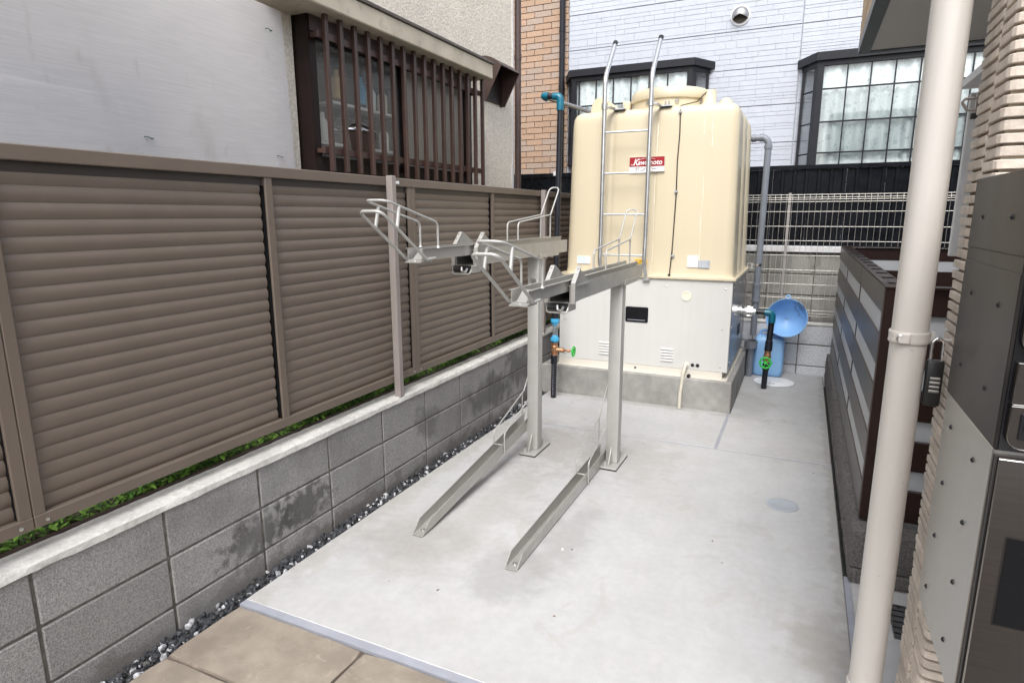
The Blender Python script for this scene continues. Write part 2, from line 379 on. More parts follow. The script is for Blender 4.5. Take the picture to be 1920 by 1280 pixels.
# stamped stone paving in the front left corner: stones one by one
pv = root('stone_paving', 'brown stamped stone paving in the front left corner', 'paving', (-1.0, 0, -.09)); pv['kind'] = 'structure'
part('bedding', bx(-1.855, .284, -2.5, 1.473, -.085, -.016), 'paving_joint', pv)
def paving():
    rng = random.Random(4); y = 1.468; k = 0
    while y > -2.3:
        h = rng.choice((.30, .42, .36)); x = -1.85
        while x < .27:
            ww = rng.choice((.34, .46, .6, .28)); x1 = min(x+ww, .28)
            if .28-x1 < .12: x1 = .28
            b = NB(); n = 6
            poly = []
            for (ax, ay, bx_, by) in ((x+.006, y-h+.006, x1-.006, y-h+.006), (x1-.006, y-h+.006, x1-.006, y-.006), (x1-.006, y-.006, x+.006, y-.006), (x+.006, y-.006, x+.006, y-h+.006)):
                for q in range(n):
                    t = q/n; jx, jy = rng.uniform(-.003, .003), rng.uniform(-.003, .003)
                    poly.append(Vector((ax+(bx_-ax)*t+jx, ay+(by-ay)*t+jy, -.03)))
            dz = rng.uniform(-.003, .001)
            extr(b, poly, (0, 0, .027+dz))
            top = [e for e in b.edges if all(v.co.z > -.02 for v in e.verts)]
            bmesh.ops.bevel(b, geom=top, offset=.005, segments=1, affect='EDGES')
            part('paving_stone', b, 'paving', pv)
            x = x1
        y -= h
paving()

# loose gravel in the gutter between slab and wall
def gravel():
    rng = random.Random(9); b = NB()
    tpl = NB(); bmesh.ops.create_icosphere(tpl, subdivisions=1, radius=1); tv = [v.co.copy() for v in tpl.verts]; tf = [[v.index for v in f.verts] for f in tpl.faces]; tpl.free()
    for i in range(3300):
        y = -.4+5.1*rng.random()
        x = rng.uniform(-1.94, -1.858); s = rng.choice((.006, .008, .011, .015))*rng.uniform(.8, 1.2)
        z = -.030+rng.uniform(-.004, .014)+(.010 if rng.random() < .3 else 0)
        rot = Matrix.Rotation(rng.random()*6.3, 3, Vector((rng.gauss(0, 1), rng.gauss(0, 1), rng.gauss(0, 1))).normalized())
        sx = Vector((rng.uniform(.7, 1.3), rng.uniform(.7, 1.3), rng.uniform(.5, .9)))
        vv = [b.verts.new(rot @ Vector((c.x*sx.x*rng.uniform(.8, 1.15), c.y*sx.y, c.z*sx.z))*s+Vector((x, y, z))) for c in tv]
        mi = 1 if rng.random() < .15 else 0
        for f in tf:
            q = b.faces.new([vv[k] for k in f]); q.material_index = mi
    o = part('gravel', b, ['gravel_dark', 'gravel_light'], None, (-1.9, 0, -.09), ang=10)
    tag(o, 'dark grey gravel in the gutter below the left block wall', 'gravel'); o['kind'] = 'stuff'
gravel()
struct('gutter_bed', bx(-1.94, -1.856, -2.4, 4.68, -.09, -.034), 'ground')
struct('soil_bed', bx(-2.55, -2.056, -2.4, 6.2, -.05, .462), 'soil')

# ------------------------------------------------------------------ masonry walls
def block_mesh(name, mat, l, d, h, bev=.004):
    """block with its face on +X side at x=0, running along Y"""
    return to_mesh(name, bx(-d, 0, 0, l, 0, h, bev=bev), mat)
lw = root('block_wall', 'long low wall of speckled grey concrete blocks under the louvre fence', 'wall', (-2.0, 1.5, -.1))
part('mortar', bx(-2.05, -1.9455, -1.6, 6.19, -.11, .464), 'block_mortar', lw)
bm_ = block_mesh('block', 'block', .404, .06, .181)
rng = random.Random(3)
for r_, z in enumerate((-.100, .0895, .2795)):
    for k in range(-6, 12):
        y = 1.283+.4145*k
        if y > 6.0 or y < -1.3: continue
        piece('block', bm_, lw, (-1.9405+rng.uniform(-.0012, .0012), y, z), (0, rng.uniform(-.003, .003), 0))
def cap():
    b = NB(); n = 220; rng = random.Random(5); secs = []
    lo = 0
    for i in range(n+1):
        y = -1.6+7.78*i/n
        lo = lo*.5+rng.uniform(-.0022, .0022)
        secs.append([Vector((-1.933+rng.uniform(-.0015, .0015), y, .455+lo)), Vector((-1.934+rng.uniform(-.0015, .001), y, .477)), Vector((-1.941, y, .484+rng.uniform(-.001, .001))),
                     Vector((-2.035, y, .486)), Vector((-2.052+rng.uniform(-.003, .003), y, .480)), Vector((-2.052, y, .455))])
    loft(b, secs); return b
part('edging', bx(-2.064, -2.0535, -1.6, 6.19, .44, .489), 'brown_paint', lw)
part('mortar_cap', cap(), 'wall_cap', lw, label='whitish mortar capping on the block wall')

bw = root('block_wall', 'low wall of pale grey blocks behind the blue can', 'wall', (-.2, 6.25, -.1))
part('mortar', bx(-1.9, 2.2, 6.206, 6.30, -.1, .468), 'block_mortar', bw)
bmx = to_mesh('block', bx(0, .392, 0, .06, 0, .190, bev=.004), 'light_block')
bmn = to_mesh('block', bx(0, .392, 0, .06, 0, .172, bev=.004), 'light_block')
for z in (-.112, .0865, .287):
    for k in range(-5, 6): piece('block', bmn if z > .2 else bmx, bw, (.037+.4*k, 6.201, z))
part('coping', bx(-1.9, 2.2, 6.196, 6.31, .463, .482, bev=.003), 'wall_cap', bw)

ow = root('old_block_wall', 'weathered grey block wall seen through the wire mesh fence', 'wall', (-.2, 6.55, -.1))
part('mortar', bx(-3.2, 3.0, 6.506, 6.62, -.1, 1.108), 'old_mortar', ow)
obm = to_mesh('block', bx(0, .402, 0, .06, 0, .192, bev=.006), 'old_block')
rng = random.Random(12)
for r_ in range(6):
    for k in range(-8, 8):
        piece('block', obm, ow, (.122+.41*k, 6.50+rng.uniform(-.002, .002), -.10+.2015*r_), (0, 0, rng.uniform(-.004, .004)))
part('white_flashing', bx(-3.2, 3.0, 6.47, 6.63, 1.112, 1.168, bev=.004), 'white_metal', ow)

# ------------------------------------------------------------------ louvre fence on the left
def fence():
    f = root('louvre_fence', 'brown louvred metal fence on the left block wall', 'fence', (-2.0, 1.9, .56))
    pan = [-1.10+2.01*k for k in range(4)]            # panel starts: -1.10 .91 2.92 4.93
    prof = []
    for i in range(9):
        t = i/8; a = R(-62)+R(118)*t                  # convex blade: top leans back, bottom tucks in
        prof.append((.020*math.cos(a)-.020, .0285*math.sin(-a*.98)))
    zmax = max(p[1] for p in prof); zmin = min(p[1] for p in prof)
    def blade(l):
        b = NB(); sc_ = .054/(zmax-zmin)
        pts = [(x-1.992, (z-zmin)*sc_) for x, z in prof]
        out = [Vector((x, 0, z)) for x, z in pts]+[Vector((x-.003, 0, z)) for x, z in reversed(pts)]
        extr(b, out, (0, l, 0)); bmesh.ops.translate(b, verts=b.verts, vec=(2., 0, 0))
        return to_mesh('slat', b, 'fence', 50)
    bays = []
    for p in pan:
        bays += [(p+.024, p+.975), (p+1.015, p+1.986)]
    meshes = {}
    for y0, y1 in bays:
        if y0 > 6.1: continue
        y1 = min(y1, 6.2)
        L = round(y1-y0-.018, 3)
        me = meshes.setdefault(L, blade(L))
        for k in range(21): piece('slat', me, f, (-2.0, y0+.004, 1.545-.0475*k))
    for i, p in enumerate(pan):
        e = min(p+2.0105, 6.2)
        part('top_rail', bx(-2.035, -1.972, p+.002, e, 1.612, 1.656, bev=.003), 'fence', f)
        part('head_strip', bx(-2.034, -1.992, p+.03, e-.03, 1.582, 1.6115), 'screen_board', f)
        part('bottom_rail', bx(-2.03, -1.975, p+.002, e, .560, .600, bev=.003), 'fence', f)
        for yy in ((p+.002, p+.036), (p+.976, p+1.014), (p+1.974, p+2.0105)):
            if yy[1] > 6.21: continue
            part('dark_gap_strip', bx(-2.031, -1.9855, yy[0]-.0022, yy[0]-.0003, .602, 1.58), 'matt_black', f)  # added black strip, puts the slot's shade beside the mullion into colour
            part('mullion', bx(-2.032, -1.9765, yy[0], yy[1], .598, 1.613, bev=.003), 'fence', f)
    # the fixing posts that stand on the wall
    for y in (.61, 2.70, 4.79):
        pp = part('fence_post', bx(-1.972, -1.934, y-.018, y+.020, .484, 1.662, bev=.003), 'fence_post', f, label='paler upright post of the louvre fence')
    part('panel_label', bx(-1.9722, -1.9712, 2.765, 2.80, 1.625, 1.640), 'paper', f)
    for y in (.875, .945, 2.885, 2.955):
        b = NB(); turned(b, (-1.976, y, .578), (1, 0, 0), [(0, .006), (.003, .006), (.0045, .003)], 12); part('screw', b, 'bolt', f)
fence()

# plants that peep out under the fence
def weeds():
    rng = random.Random(21); b = NB()
    dens = lambda y: .5+.5*math.sin(y*4.1+1.)*math.sin(y*1.7+.4)+.25*math.sin(y*9)
    n = 0
    while n < 7600:
        y = rng.uniform(-.2, 6.1)
        if rng.random() > dens(y)+.18: continue
        x = -2.070-.26*rng.random()**1.4; h = rng.random()**1.3*.15*(.5+.6*max(0, dens(y)))
        if rng.random() < .45: x = -2.07-.07*rng.random(); h = rng.uniform(.01, .075)*min(1, .3+max(0, dens(y)))
        c = Vector((x, y, .466+h)); l = rng.uniform(.009, .024); wd = l*rng.uniform(.3, .5)
        az = rng.random()*6.283; el = rng.uniform(-.3, .7)
        d = Vector((math.cos(az)*math.cos(el), math.sin(az)*math.cos(el), math.sin(el))); s = d.cross(Vector((0, 0, 1))).normalized(); u = s.cross(d)
        pts = [c-d*l, c-d*l*.2+s*wd+u*.002, c+d*l*.5+s*wd*.7, c+d*l+u*-.003, c+d*l*.5-s*wd*.7, c-d*l*.2-s*wd+u*.002]
        f = b.faces.new([b.verts.new(p) for p in pts]); f.material_index = rng.choice((0, 0, 1, 1, 2)); n += 1
        if rng.random() < .25:
            cyl(b, (x, y, .455), c, .0012, 4, mi=2)
    o = part('weeds', b, ['leaf0', 'leaf1', 'leaf2'], None, (-2.2, 2, .46), ang=60)
    tag(o, 'small green weeds growing in the gap below the louvre fence', 'weeds'); o['kind'] = 'stuff'
weeds()

# ------------------------------------------------------------------ left neighbour house
def left_house():
    h = root('house', 'beige stucco house with barred brown window behind the louvre fence', 'house', (-4, 2, -.1))
    b = NB(); box(b, -8, -2.55, -1.5, 2.70, -.1, 4.0); box(b, -8, -2.55, 4.50, 5.48, -.1, 4.0); box(b, -8, -2.55, 2.70, 4.50, -.1, 1.655); box(b, -8, -2.55, 2.70, 4.50, 2.50, 4.0); box(b, -8, -3.32, 2.70, 4.50, 1.655, 2.50)
    part('wall', b, 'stucco', h)
    part('corner_trim', bx(-2.552, -2.543, 5.455, 5.486, 0, 4.0, bev=.002), 'white_metal', h)
    # canopy above the window
    c = part('window_canopy', bx(-2.56, -2.30, 2.45, 4.573, 2.500, 2.606, bev=.006), 'soffit_stucco', h)
    part('flashing', bx(-2.56, -2.288, 2.44, 4.585, 2.6065, 2.626, bev=.003), 'flashing', c)
    # window: frame box standing proud of the wall
    b = NB()
    box(b, -2.60, -2.452, 2.710, 2.765, 1.66, 2.499); box(b, -2.60, -2.452, 4.445, 4.49, 1.66, 2.499)
    box(b, -2.60, -2.450, 2.766, 4.444, 2.44, 2.499); box(b, -2.60, -2.450, 2.766, 4.444, 1.66, 1.735)
    wn = part('window', b, 'dark_frame', h)
    part('head_board', bx(-2.449, -2.444, 2.72, 4.48, 2.42, 2.498, bev=.001), 'brown_paint', wn)
    def sash(y0, y1, x, glass):
        b = NB()
        box(b, x-.022, x, y0, y0+.035, 1.736, 2.439); box(b, x-.022, x, y1-.035, y1, 1.736, 2.439)
        box(b, x-.021, x-.001, y0+.035, y1-.035, 2.40, 2.439); box(b, x-.021, x-.001, y0+.035, y1-.035, 1.736, 1.79)
        part('sash', b, 'dark_frame', wn)
        part('pane', bx(x-.014, x-.009, y0+.034, y1-.034, 1.789, 2.401), glass, wn)
    sash(2.768, 3.63, -2.500, 'pebbled_glass'); sash(3.585, 4.442, -2.472, 'frosted_glass')
    # room behind the glass
    b = NB()
    box(b, -3.31, -3.28, 2.705, 4.495, 1.66, 2.495); box(b, -3.28, -2.605, 2.7005, 2.709, 1.66, 2.495); box(b, -3.28, -2.605, 4.491, 4.4995, 1.66, 2.495); box(b, -3.28, -2.605, 2.71, 4.49, 1.6555, 1.6595); box(b, -3.28, -2.605, 2.71, 4.49, 2.4955, 2.4995)
    part('room_lining', b, 'interior', wn)
    b = NB()
    n = 60; rows = []
    for i in range(n+1):
        y = 3.61+.83*i/n; rows.append((y, -2.535+.008*math.sin(i*1.9)))
    for (y0, x0), (y1, x1) in zip(rows, rows[1:]):
        b.faces.new([b.verts.new(p) for p in ((x0, y0, 1.74), (x1, y1, 1.74), (x1, y1, 2.44), (x0, y0, 2.44))])
    bmesh.ops.remove_doubles(b, verts=b.verts, dist=1e-5)
    part('curtain', b, 'beige_curtain', wn, ang=180)
    b = NB(); box(b, -2.60, -2.545, 2.79, 2.86, 1.98, 2.34, bev=.004); part('storage_tin', b, 'interior_yellow', wn)  # invented kitchen items from here, bright and glossy to catch light behind the pane
    b = NB(); turned(b, (-2.66, 3.20, 1.955), (0, 0, 1), [(0, .20), (.01, .205), (.03, .195), (.07, .14), (.09, .06), (.10, .02), (.115, .02)], 28); part('pot_lid', b, 'chrome', wn)
    b = NB(); turned(b, (-2.66, 3.20, 1.80), (0, 0, 1), [(0, .16), (.02, .18), (.153, .20)], 28); part('cooking_pot', b, 'brown_paint', wn)
    part('kitchen_shelf', bx(-2.75, -2.535, 2.77, 3.6, 1.865, 1.880), 'interior_white', wn)
    for y, z, c in ((2.92, 1.885, 'interior_white'), (3.50, 1.885, 'interior_white'), (3.06, 2.14, 'interior_yellow'), (3.38, 2.12, 'interior_white'), (3.28, 2.14, 'blue_fitting'), (3.50, 2.12, 'cream_cap')):
        b = NB(); turned(b, (-2.575, y, z), (0, 0, 1), [(0, .032), (.10, .034), (.13, .016), (.16, .015)], 14); part('bottle', b, c, wn)
    part('kitchen_shelf', bx(-2.66, -2.535, 2.98, 3.6, 2.10, 2.115), 'interior_white', wn)
    # grille
    g_ = part('grille_frame', bx(-2.412, -2.394, 2.72, 4.56, 2.380, 2.416, bev=.002), 'grille', h)
    part('grille_frame', bx(-2.412, -2.394, 2.72, 4.56, 1.792, 1.830, bev=.002), 'grille', h)
    for y in (2.74, 4.535):
        for z in (2.398, 1.811): part('grille_bracket', bx(-2.552, -2.41, y-.012, y+.012, z-.012, z+.012), 'grille', h)
    bar = to_mesh('grille_bar', bx(-.012, .012, -.013, .013, 0, .800, bev=.002), 'grille')
    for k in range(16): piece('grille_bar', bar, h, (-2.382, 2.767+.1184*k, 1.70))
    # range hood
    prof = [(-2.551, 2.756), (-2.50, 2.752), (-2.45, 2.736), (-2.40, 2.706), (-2.362, 2.668), (-2.508, 2.402), (-2.551, 2.402)]
    b = NB(); y0, y1 = 4.846, 5.205
    for yy in (y0, y1-.004): extr(b, [Vector((x, yy, z)) for x, z in prof], (0, .004, 0))
    for (xa, za), (xb, zb) in list(zip(prof, prof[1:]))[:4]:
        extr(b, [Vector((xa, y0+.0041, za)), Vector((xb, y0+.0041, zb)), Vector((xb-.003, y0+.0041, zb-.004)), Vector((xa-.001, y0+.0041, za-.004))], (0, y1-y0-.0082, 0))
    hd = part('exhaust_hood', b, 'brown_paint', h)
    part('hood_throat', bx(-2.549, -2.53, y0+.01, y1-.01, 2.42, 2.74), 'dark_frame', hd)
    b = NB(); tube(b, [(-2.508, y0-.001, 2.402), (-2.362, y0-.001, 2.668), (-2.362, y1+.001, 2.668), (-2.508, y1+.001, 2.402)], .005, 6); part('hood_rim', b, 'brown_paint', hd)
    # downpipe on the far corner
    b = NB(); cyl(b, (-2.523, 5.53, 0), (-2.523, 5.53, 4.0), .030, 18); d = part('downpipe', b, 'brown_paint', h)
    for z in (1.75, 2.86):
        b = NB(); turned(b, (-2.523, 5.53, z), (0, 0, 1), [(0, .0335), (.05, .0335)], 18); part('pipe_socket', b, 'brown_paint', d)
    b = NB(); tube(b, [(-2.545, 5.50, 1.92), (-2.545, 5.44, 1.92), (-2.545, 5.44, 1.60)], .006, 6); part('stay', b, 'white_metal', d)
    return h
left_house()

# white plastic sheeting wired to the neighbour's wall
def sheeting():
    h = root('plastic_board', 'dirty white plastic boarding wired over the wall above the louvre fence', 'boarding', (-2.48, 1, 1.2))
    def sheet(z0, z1, x, y1a, y1b, seed, bow):
        b = NB(); ny, nz = 60, 16; rg = random.Random(seed); ph = rg.random()*6
        grid = []
        for i in range(nz+1):
            t = i/nz; row = []
            for k in range(ny+1):
                ye = y1b+(y1a-y1b)*t; y = -1.4+(ye+1.4)*k/ny
                row.append(b.verts.new((x+bow*(math.sin(y*2.1+ph)*.5+math.sin(y*5.3+t*2+ph)*.25)+.004*math.sin(t*3.1)+(-.012*max(0, (y-ye+.15)/.15)**2), y, z0+(z1-z0)*t+.006*math.sin(y*1.3+ph))))
            grid.append(row)
        for i in range(nz):
            for k in range(ny): b.faces.new((grid[i][k], grid[i][k+1], grid[i+1][k+1], grid[i+1][k]))
        bmesh.ops.solidify(b, geom=list(b.faces), thickness=.002)
        part('sheet', b, 'plastic_sheet', h, ang=60)
    sheet(1.30, 2.478, -2.4815, 2.572, 2.608, 1, .003)
    sheet(1.28, 1.985, -2.4785, 1.80, 1.86, 1, .003)
    sheet(1.26, 1.920, -2.4755, 1.74, 1.78, 1, .003)
    for y, z in ((1.765, 1.776), (2.475, 1.758), (2.462, 2.357)):
        b = NB(); tube(b, [(-2.505, y-.016, z+.006), (-2.464, y-.013, z+.004), (-2.460, y, z-.002), (-2.464, y+.014, z-.001), (-2.505, y+.017, z+.004)], .0022, 6, rad=.004, seg=3)
        part('wire_tie', b, 'wire_green', h)
sheeting()

# ------------------------------------------------------------------ house at the back
def bay(h, xa, xb, xwa, xwb, zr0, zr1, zb, cols, rows, pitch0):
    """bay window: xa..xb front, xwa..xwb where it meets the wall"""
    yf, yw = 7.70, 8.0
    b = NB(); o = .035
    extr(b, [Vector(p) for p in ((xwa-.02, yw, zr0), (xa-.01, yf-o, zr0), (xb+.01, yf-o, zr0), (xwb+.02, yw, zr0))], (0, 0, zr1-zr0))
    bw_ = part('bay_window', b, 'navy_frame', h)
    b = NB(); extr(b, [Vector(p) for p in ((xwa+.03, yw, zr0-.05), (xa+.01, yf, zr0-.05), (xb-.01, yf, zr0-.05), (xwb-.03, yw, zr0-.05))], (0, 0, .0495)); part('head', b, 'navy_frame', bw_)
    b = NB(); extr(b, [Vector(p) for p in ((xwa+.02, yw, zb-.10), (xa, yf-.02, zb-.10), (xb, yf-.02, zb-.10), (xwb-.02, yw, zb-.10))], (0, 0, .0995)); part('sill', b, 'navy_frame', bw_)
    # corner posts
    for x, s in ((xa+.012, 1), (xb-.012, -1)):
        b = NB(); extr(b, [Vector((x, yf+.002, zb)), Vector((x+s*.045, yf+.002, zb)), Vector((x+s*.045, yf+.05, zb)), Vector((x-s*.035, yf+.085, zb))], (0, 0, zr0-.0505-zb)); part('corner_post', b, 'navy_frame', bw_)
    for x, x2, s in ((xwa+.04, xa, 1), (xwb-.04, xb, -1)):
        b = NB(); box(b, min(x, x+s*.03), max(x, x+s*.03), yw-.05, yw-.001, zb, zr0-.0505); part('side_frame', b, 'navy_frame', bw_)
        # side glazing with bars
        p0, p1 = Vector((x+s*.02, yw-.04, 0)), Vector((x2-s*.005, yf+.075, 0)); d = p1-p0
        nr = Vector((-d.y, d.x, 0)).normalized()*.004
        b = NB(); extr(b, [p0+Vector((0, 0, zb)), p1+Vector((0, 0, zb)), p1+nr+Vector((0, 0, zb)), p0+nr+Vector((0, 0, zb))], (0, 0, zr0-.052-zb)); part('pane', b, 'glass', bw_)
        for z in rows:
            b = NB(); tube(b, [p0+Vector((0, 0, z)), p1+Vector((0, 0, z))], .009, 6); part('glazing_bar', b, 'navy_frame', bw_)
    xs = [pitch0+.2175*k for k in range(-1, cols+1) if xa+.03 < pitch0+.2175*k < xb-.03]
    ed = [xa+.058]+[x for x in xs if xa+.09 < x < xb-.09]+[xb-.058]
    zs = [zb]+[z for z in rows if z > zb]+[zr0-.0505]
    for x in ed[1:-1]: part('glazing_bar', bx(x-.007, x+.007, yf+.006, yf+.024, zb, zr0-.051), 'navy_frame', bw_)
    for z in zs[1:-1]: part('glazing_bar', bx(ed[0], ed[-1], yf+.008, yf+.022, z-.008, z+.008), 'navy_frame', bw_)
    for x in (ed[0], ed[-1]): part('sash_stile', bx(x-.012, x+.012, yf+.004, yf+.03, zb, zr0-.051), 'navy_frame', bw_)
    for x0, x1 in zip(ed, ed[1:]):
        for z0, z1 in zip(zs, zs[1:]): part('pane', bx(x0+.006, x1-.006, yf+.013, yf+.017, z0+.006, z1-.006), 'glass', bw_)
    # curtain with folds
    b = NB(); nx, nz = 200, 8; rg = random.Random(int(xa*100)); gr = []
    for k in range(nz+1):
        t = k/nz; row = []
        for i in range(nx+1):
            u = i/nx; x = xa+.03+(xb-xa-.06)*u
            y = yf+.055+.012*math.sin(u*31+math.sin(u*9)*2)+.007*math.sin(u*83+t*.8)+.008*(1-t)*math.sin(u*17+2)
            row.append(b.verts.new((x, y, zb-.02+(zr0-.03-zb)*t)))
        gr.append(row)
    for k in range(nz):
        for i in range(nx): b.faces.new((gr[k][i], gr[k][i+1], gr[k+1][i+1], gr[k+1][i]))
    part('curtain', b, 'curtain', bw_, ang=180)
    return bw_

def rear_house():
    h = root('house', 'pale blue sided house with bay windows and brown brick corner behind the tank', 'house', (-1, 8.5, -.1))
    part('wall', bx(-2.94, 4.5, 8.02, 13, -.1, 4.7), 'siding_joint', h)
    # brick corner
    part('brick_wall', bx(-5.5, -2.941, 8.02, 13, -.1, 4.7), 'brick_joint', h)
    full = to_mesh('brick', bx(0, .229, 0, .022, 0, .069, bev=.003), 'brick'); half = {}
    rg = random.Random(2); bwall = h.children[1]
    for r_ in range(36):
        z = 1.86+.0755*r_; off = (r_ % 2)*.1175
        x = -2.935-.235*4-off
        for k in range(6):
            x0 = x+.235*k; x1 = min(x0+.229, -2.936)
            if x0 > -2.97: continue
            if x1-x0 < .228:
                L = round(x1-x0, 3); me = half.setdefault(L, to_mesh('brick', bx(0, L, 0, .022, 0, .069, bev=.003), 'brick'))
            else: me = full
            piece('brick', me, h, (x0, 8.0+rg.uniform(-.001, .001), z))
    b = NB(); cyl(b, (-3.005, 7.955, -.1), (-3.005, 7.955, 4.7), .036, 18); d = part('drainpipe', b, 'navy_frame', h)
    for z in (3.05, 3.75):
        b = NB(); turned(b, (-3.005, 7.955, z), (0, 0, 1), [(0, .041), (.06, .041)], 18); part('pipe_socket', b, 'navy_frame', d)
    # embossed siding: panels, each with its courses of proud stones
    def panel(x0, x1, z0, z1, seed):
        b = NB(); rg = random.Random(seed)
        box(b, x0, x1, 8.004, 8.019, z0+.003, z1-.003, mi=1)
        z = z0+.004
        while z < z1-.012:
            hh = min(rg.choice((.032, .045, .058, .058, .085)), z1-.004-z)
            if z1-.004-(z+hh) < .02: hh = z1-.004-z
            x = x0+.003
            while x < x1-.01:
                L = rg.choice((.12, .18, .24, .3, .36)); xe = min(x+L, x1-.003)
                if x1-.003-xe < .05: xe = x1-.003
                dy = rg.uniform(-.0015, .0015)
                box(b, x+.0016, xe-.0016, 7.9995+dy, 8.0035, z+.0016, z+hh-.0016, bev=.0012)
                x = xe
            z += hh
        part('siding_panel', b, ['siding', 'siding_joint'], h, ang=20)
    zs = [1.86+.4145*k for k in range(0, 7)]
    for i, (z0, z1) in enumerate(zip(zs, zs[1:])):
        panel(-2.925, -.205, z0, z1, 10+i); panel(-.198, 1.9, z0, z1, 30+i)
    bay(h, -2.785, -1.300, -2.945, -1.125, 3.135, 3.215, 2.2, 8, [2.787, 2.45], -2.462)
    bay(h, -.018, 1.52, -.20, 1.70, 3.052, 3.135, 1.70, 8, [2.768, 2.433, 2.115, 1.8], .057)
    # round vent
    b = NB(); turned(b, (-.86, 7.999, 3.68), (0, -1, 0), [(0, .108), (.010, .108), (.012, .098)], 28); v = part('vent_plate', b, 'white_metal', h)
    b = NB(); rr = []
    for k in range(9):
        a = R(90)*k/8; rr.append([Vector((-.86+.092*math.cos(a)*math.cos(t), 7.987-.085*math.sin(a), 3.68+.092*math.cos(a)*math.sin(t))) for t in [R(-25)+R(230)*i/24 for i in range(25)]])
    for a_, b_ in zip(rr, rr[1:]):
        va = [b.verts.new(p) for p in a_]; vb = [b.verts.new(p) for p in b_]
        for i in range(24): b.faces.new((va[i], va[i+1], vb[i+1], vb[i]))
    bmesh.ops.remove_doubles(b, verts=b.verts, dist=2e-4)
    part('vent_hood', b, 'stainless', v, ang=60)
    b = NB(); turned(b, (-.86, 7.985, 3.68), (0, -1, 0), [(0, .085), (.004, .085)], 24); part('vent_grille', b, 'interior', v)
rear_house()

# black profiled sheet fence in front of it
def black_fence():
    f = root('sheet_fence', 'glossy black ribbed metal fence standing on the weathered wall', 'fence', (-.2, 6.55, 1.168))
    b = NB(); pr = []
    for k in range(3):
        x = .103*k; pr += [(x, 0), (x+.066, 0), (x+.072, -.012), (x+.097, -.012), (x+.103, 0)]
    xs = []
    for p in pr:
        if not xs or abs(xs[-1][0]-p[0]) > 1e-6: xs.append(p)
    poly = [Vector((x, y, 0)) for x, y in xs]+[Vector((x, y+.003, 0)) for x, y in reversed(xs)]
    extr(b, poly, (0, 0, .70)); me = to_mesh('ribbed_sheet', b, 'black_sheet', 20)
    for k in range(-10, 9): piece('ribbed_sheet', me, f, (.31*k, 6.545, 1.172))
    part('top_trim', bx(-3.15, 2.8, 6.52, 6.57, 1.873, 1.912, bev=.003), 'black_sheet', f)
    b = NB(); box(b, -2.545, -2.51, 6.51, 6.52, 1.885, 1.93); part('clip', b, 'white_metal', f)
black_fence()

# welded wire mesh on the pale block wall
def mesh_fence():
    f = root('mesh_fence', 'cream welded wire mesh fence on the pale block wall', 'fence', (-.14, 6.27, .48))
    b = NB()
    for z in (1.636, 1.612, 1.594, 1.573, 1.487, 1.355, 1.227, 1.094, .961, .830, .703, .593, .565, .540):
        cyl(b, (-1.85, 6.262, z), (1.9, 6.262, z), .0024, 6)
    part('horizontal_wires', b, 'mesh', f, kind='stuff')
    b = NB()
    for k in range(-40, 36):
        x = .119+.0478*k; tube(b, [(x, 6.257, .535), (x, 6.257, 1.575), (x, 6.249, 1.592), (x, 6.262, 1.640)], .0017, 5)
    part('vertical_wires', b, 'mesh', f, kind='stuff')
    for x in (-1.85, -.143, 1.56): part('post', bx(x-.012, x+.012, 6.264, 6.29, .48, 1.652, bev=.002), 'mesh_post', f)
    for z in (1.573, 1.094, .593):
        b = NB(); turned(b, (-.143, 6.258, z), (0, -1, 0), [(0, .008), (.006, .008)], 8); part('clamp', b, 'bolt', f)
mesh_fence()

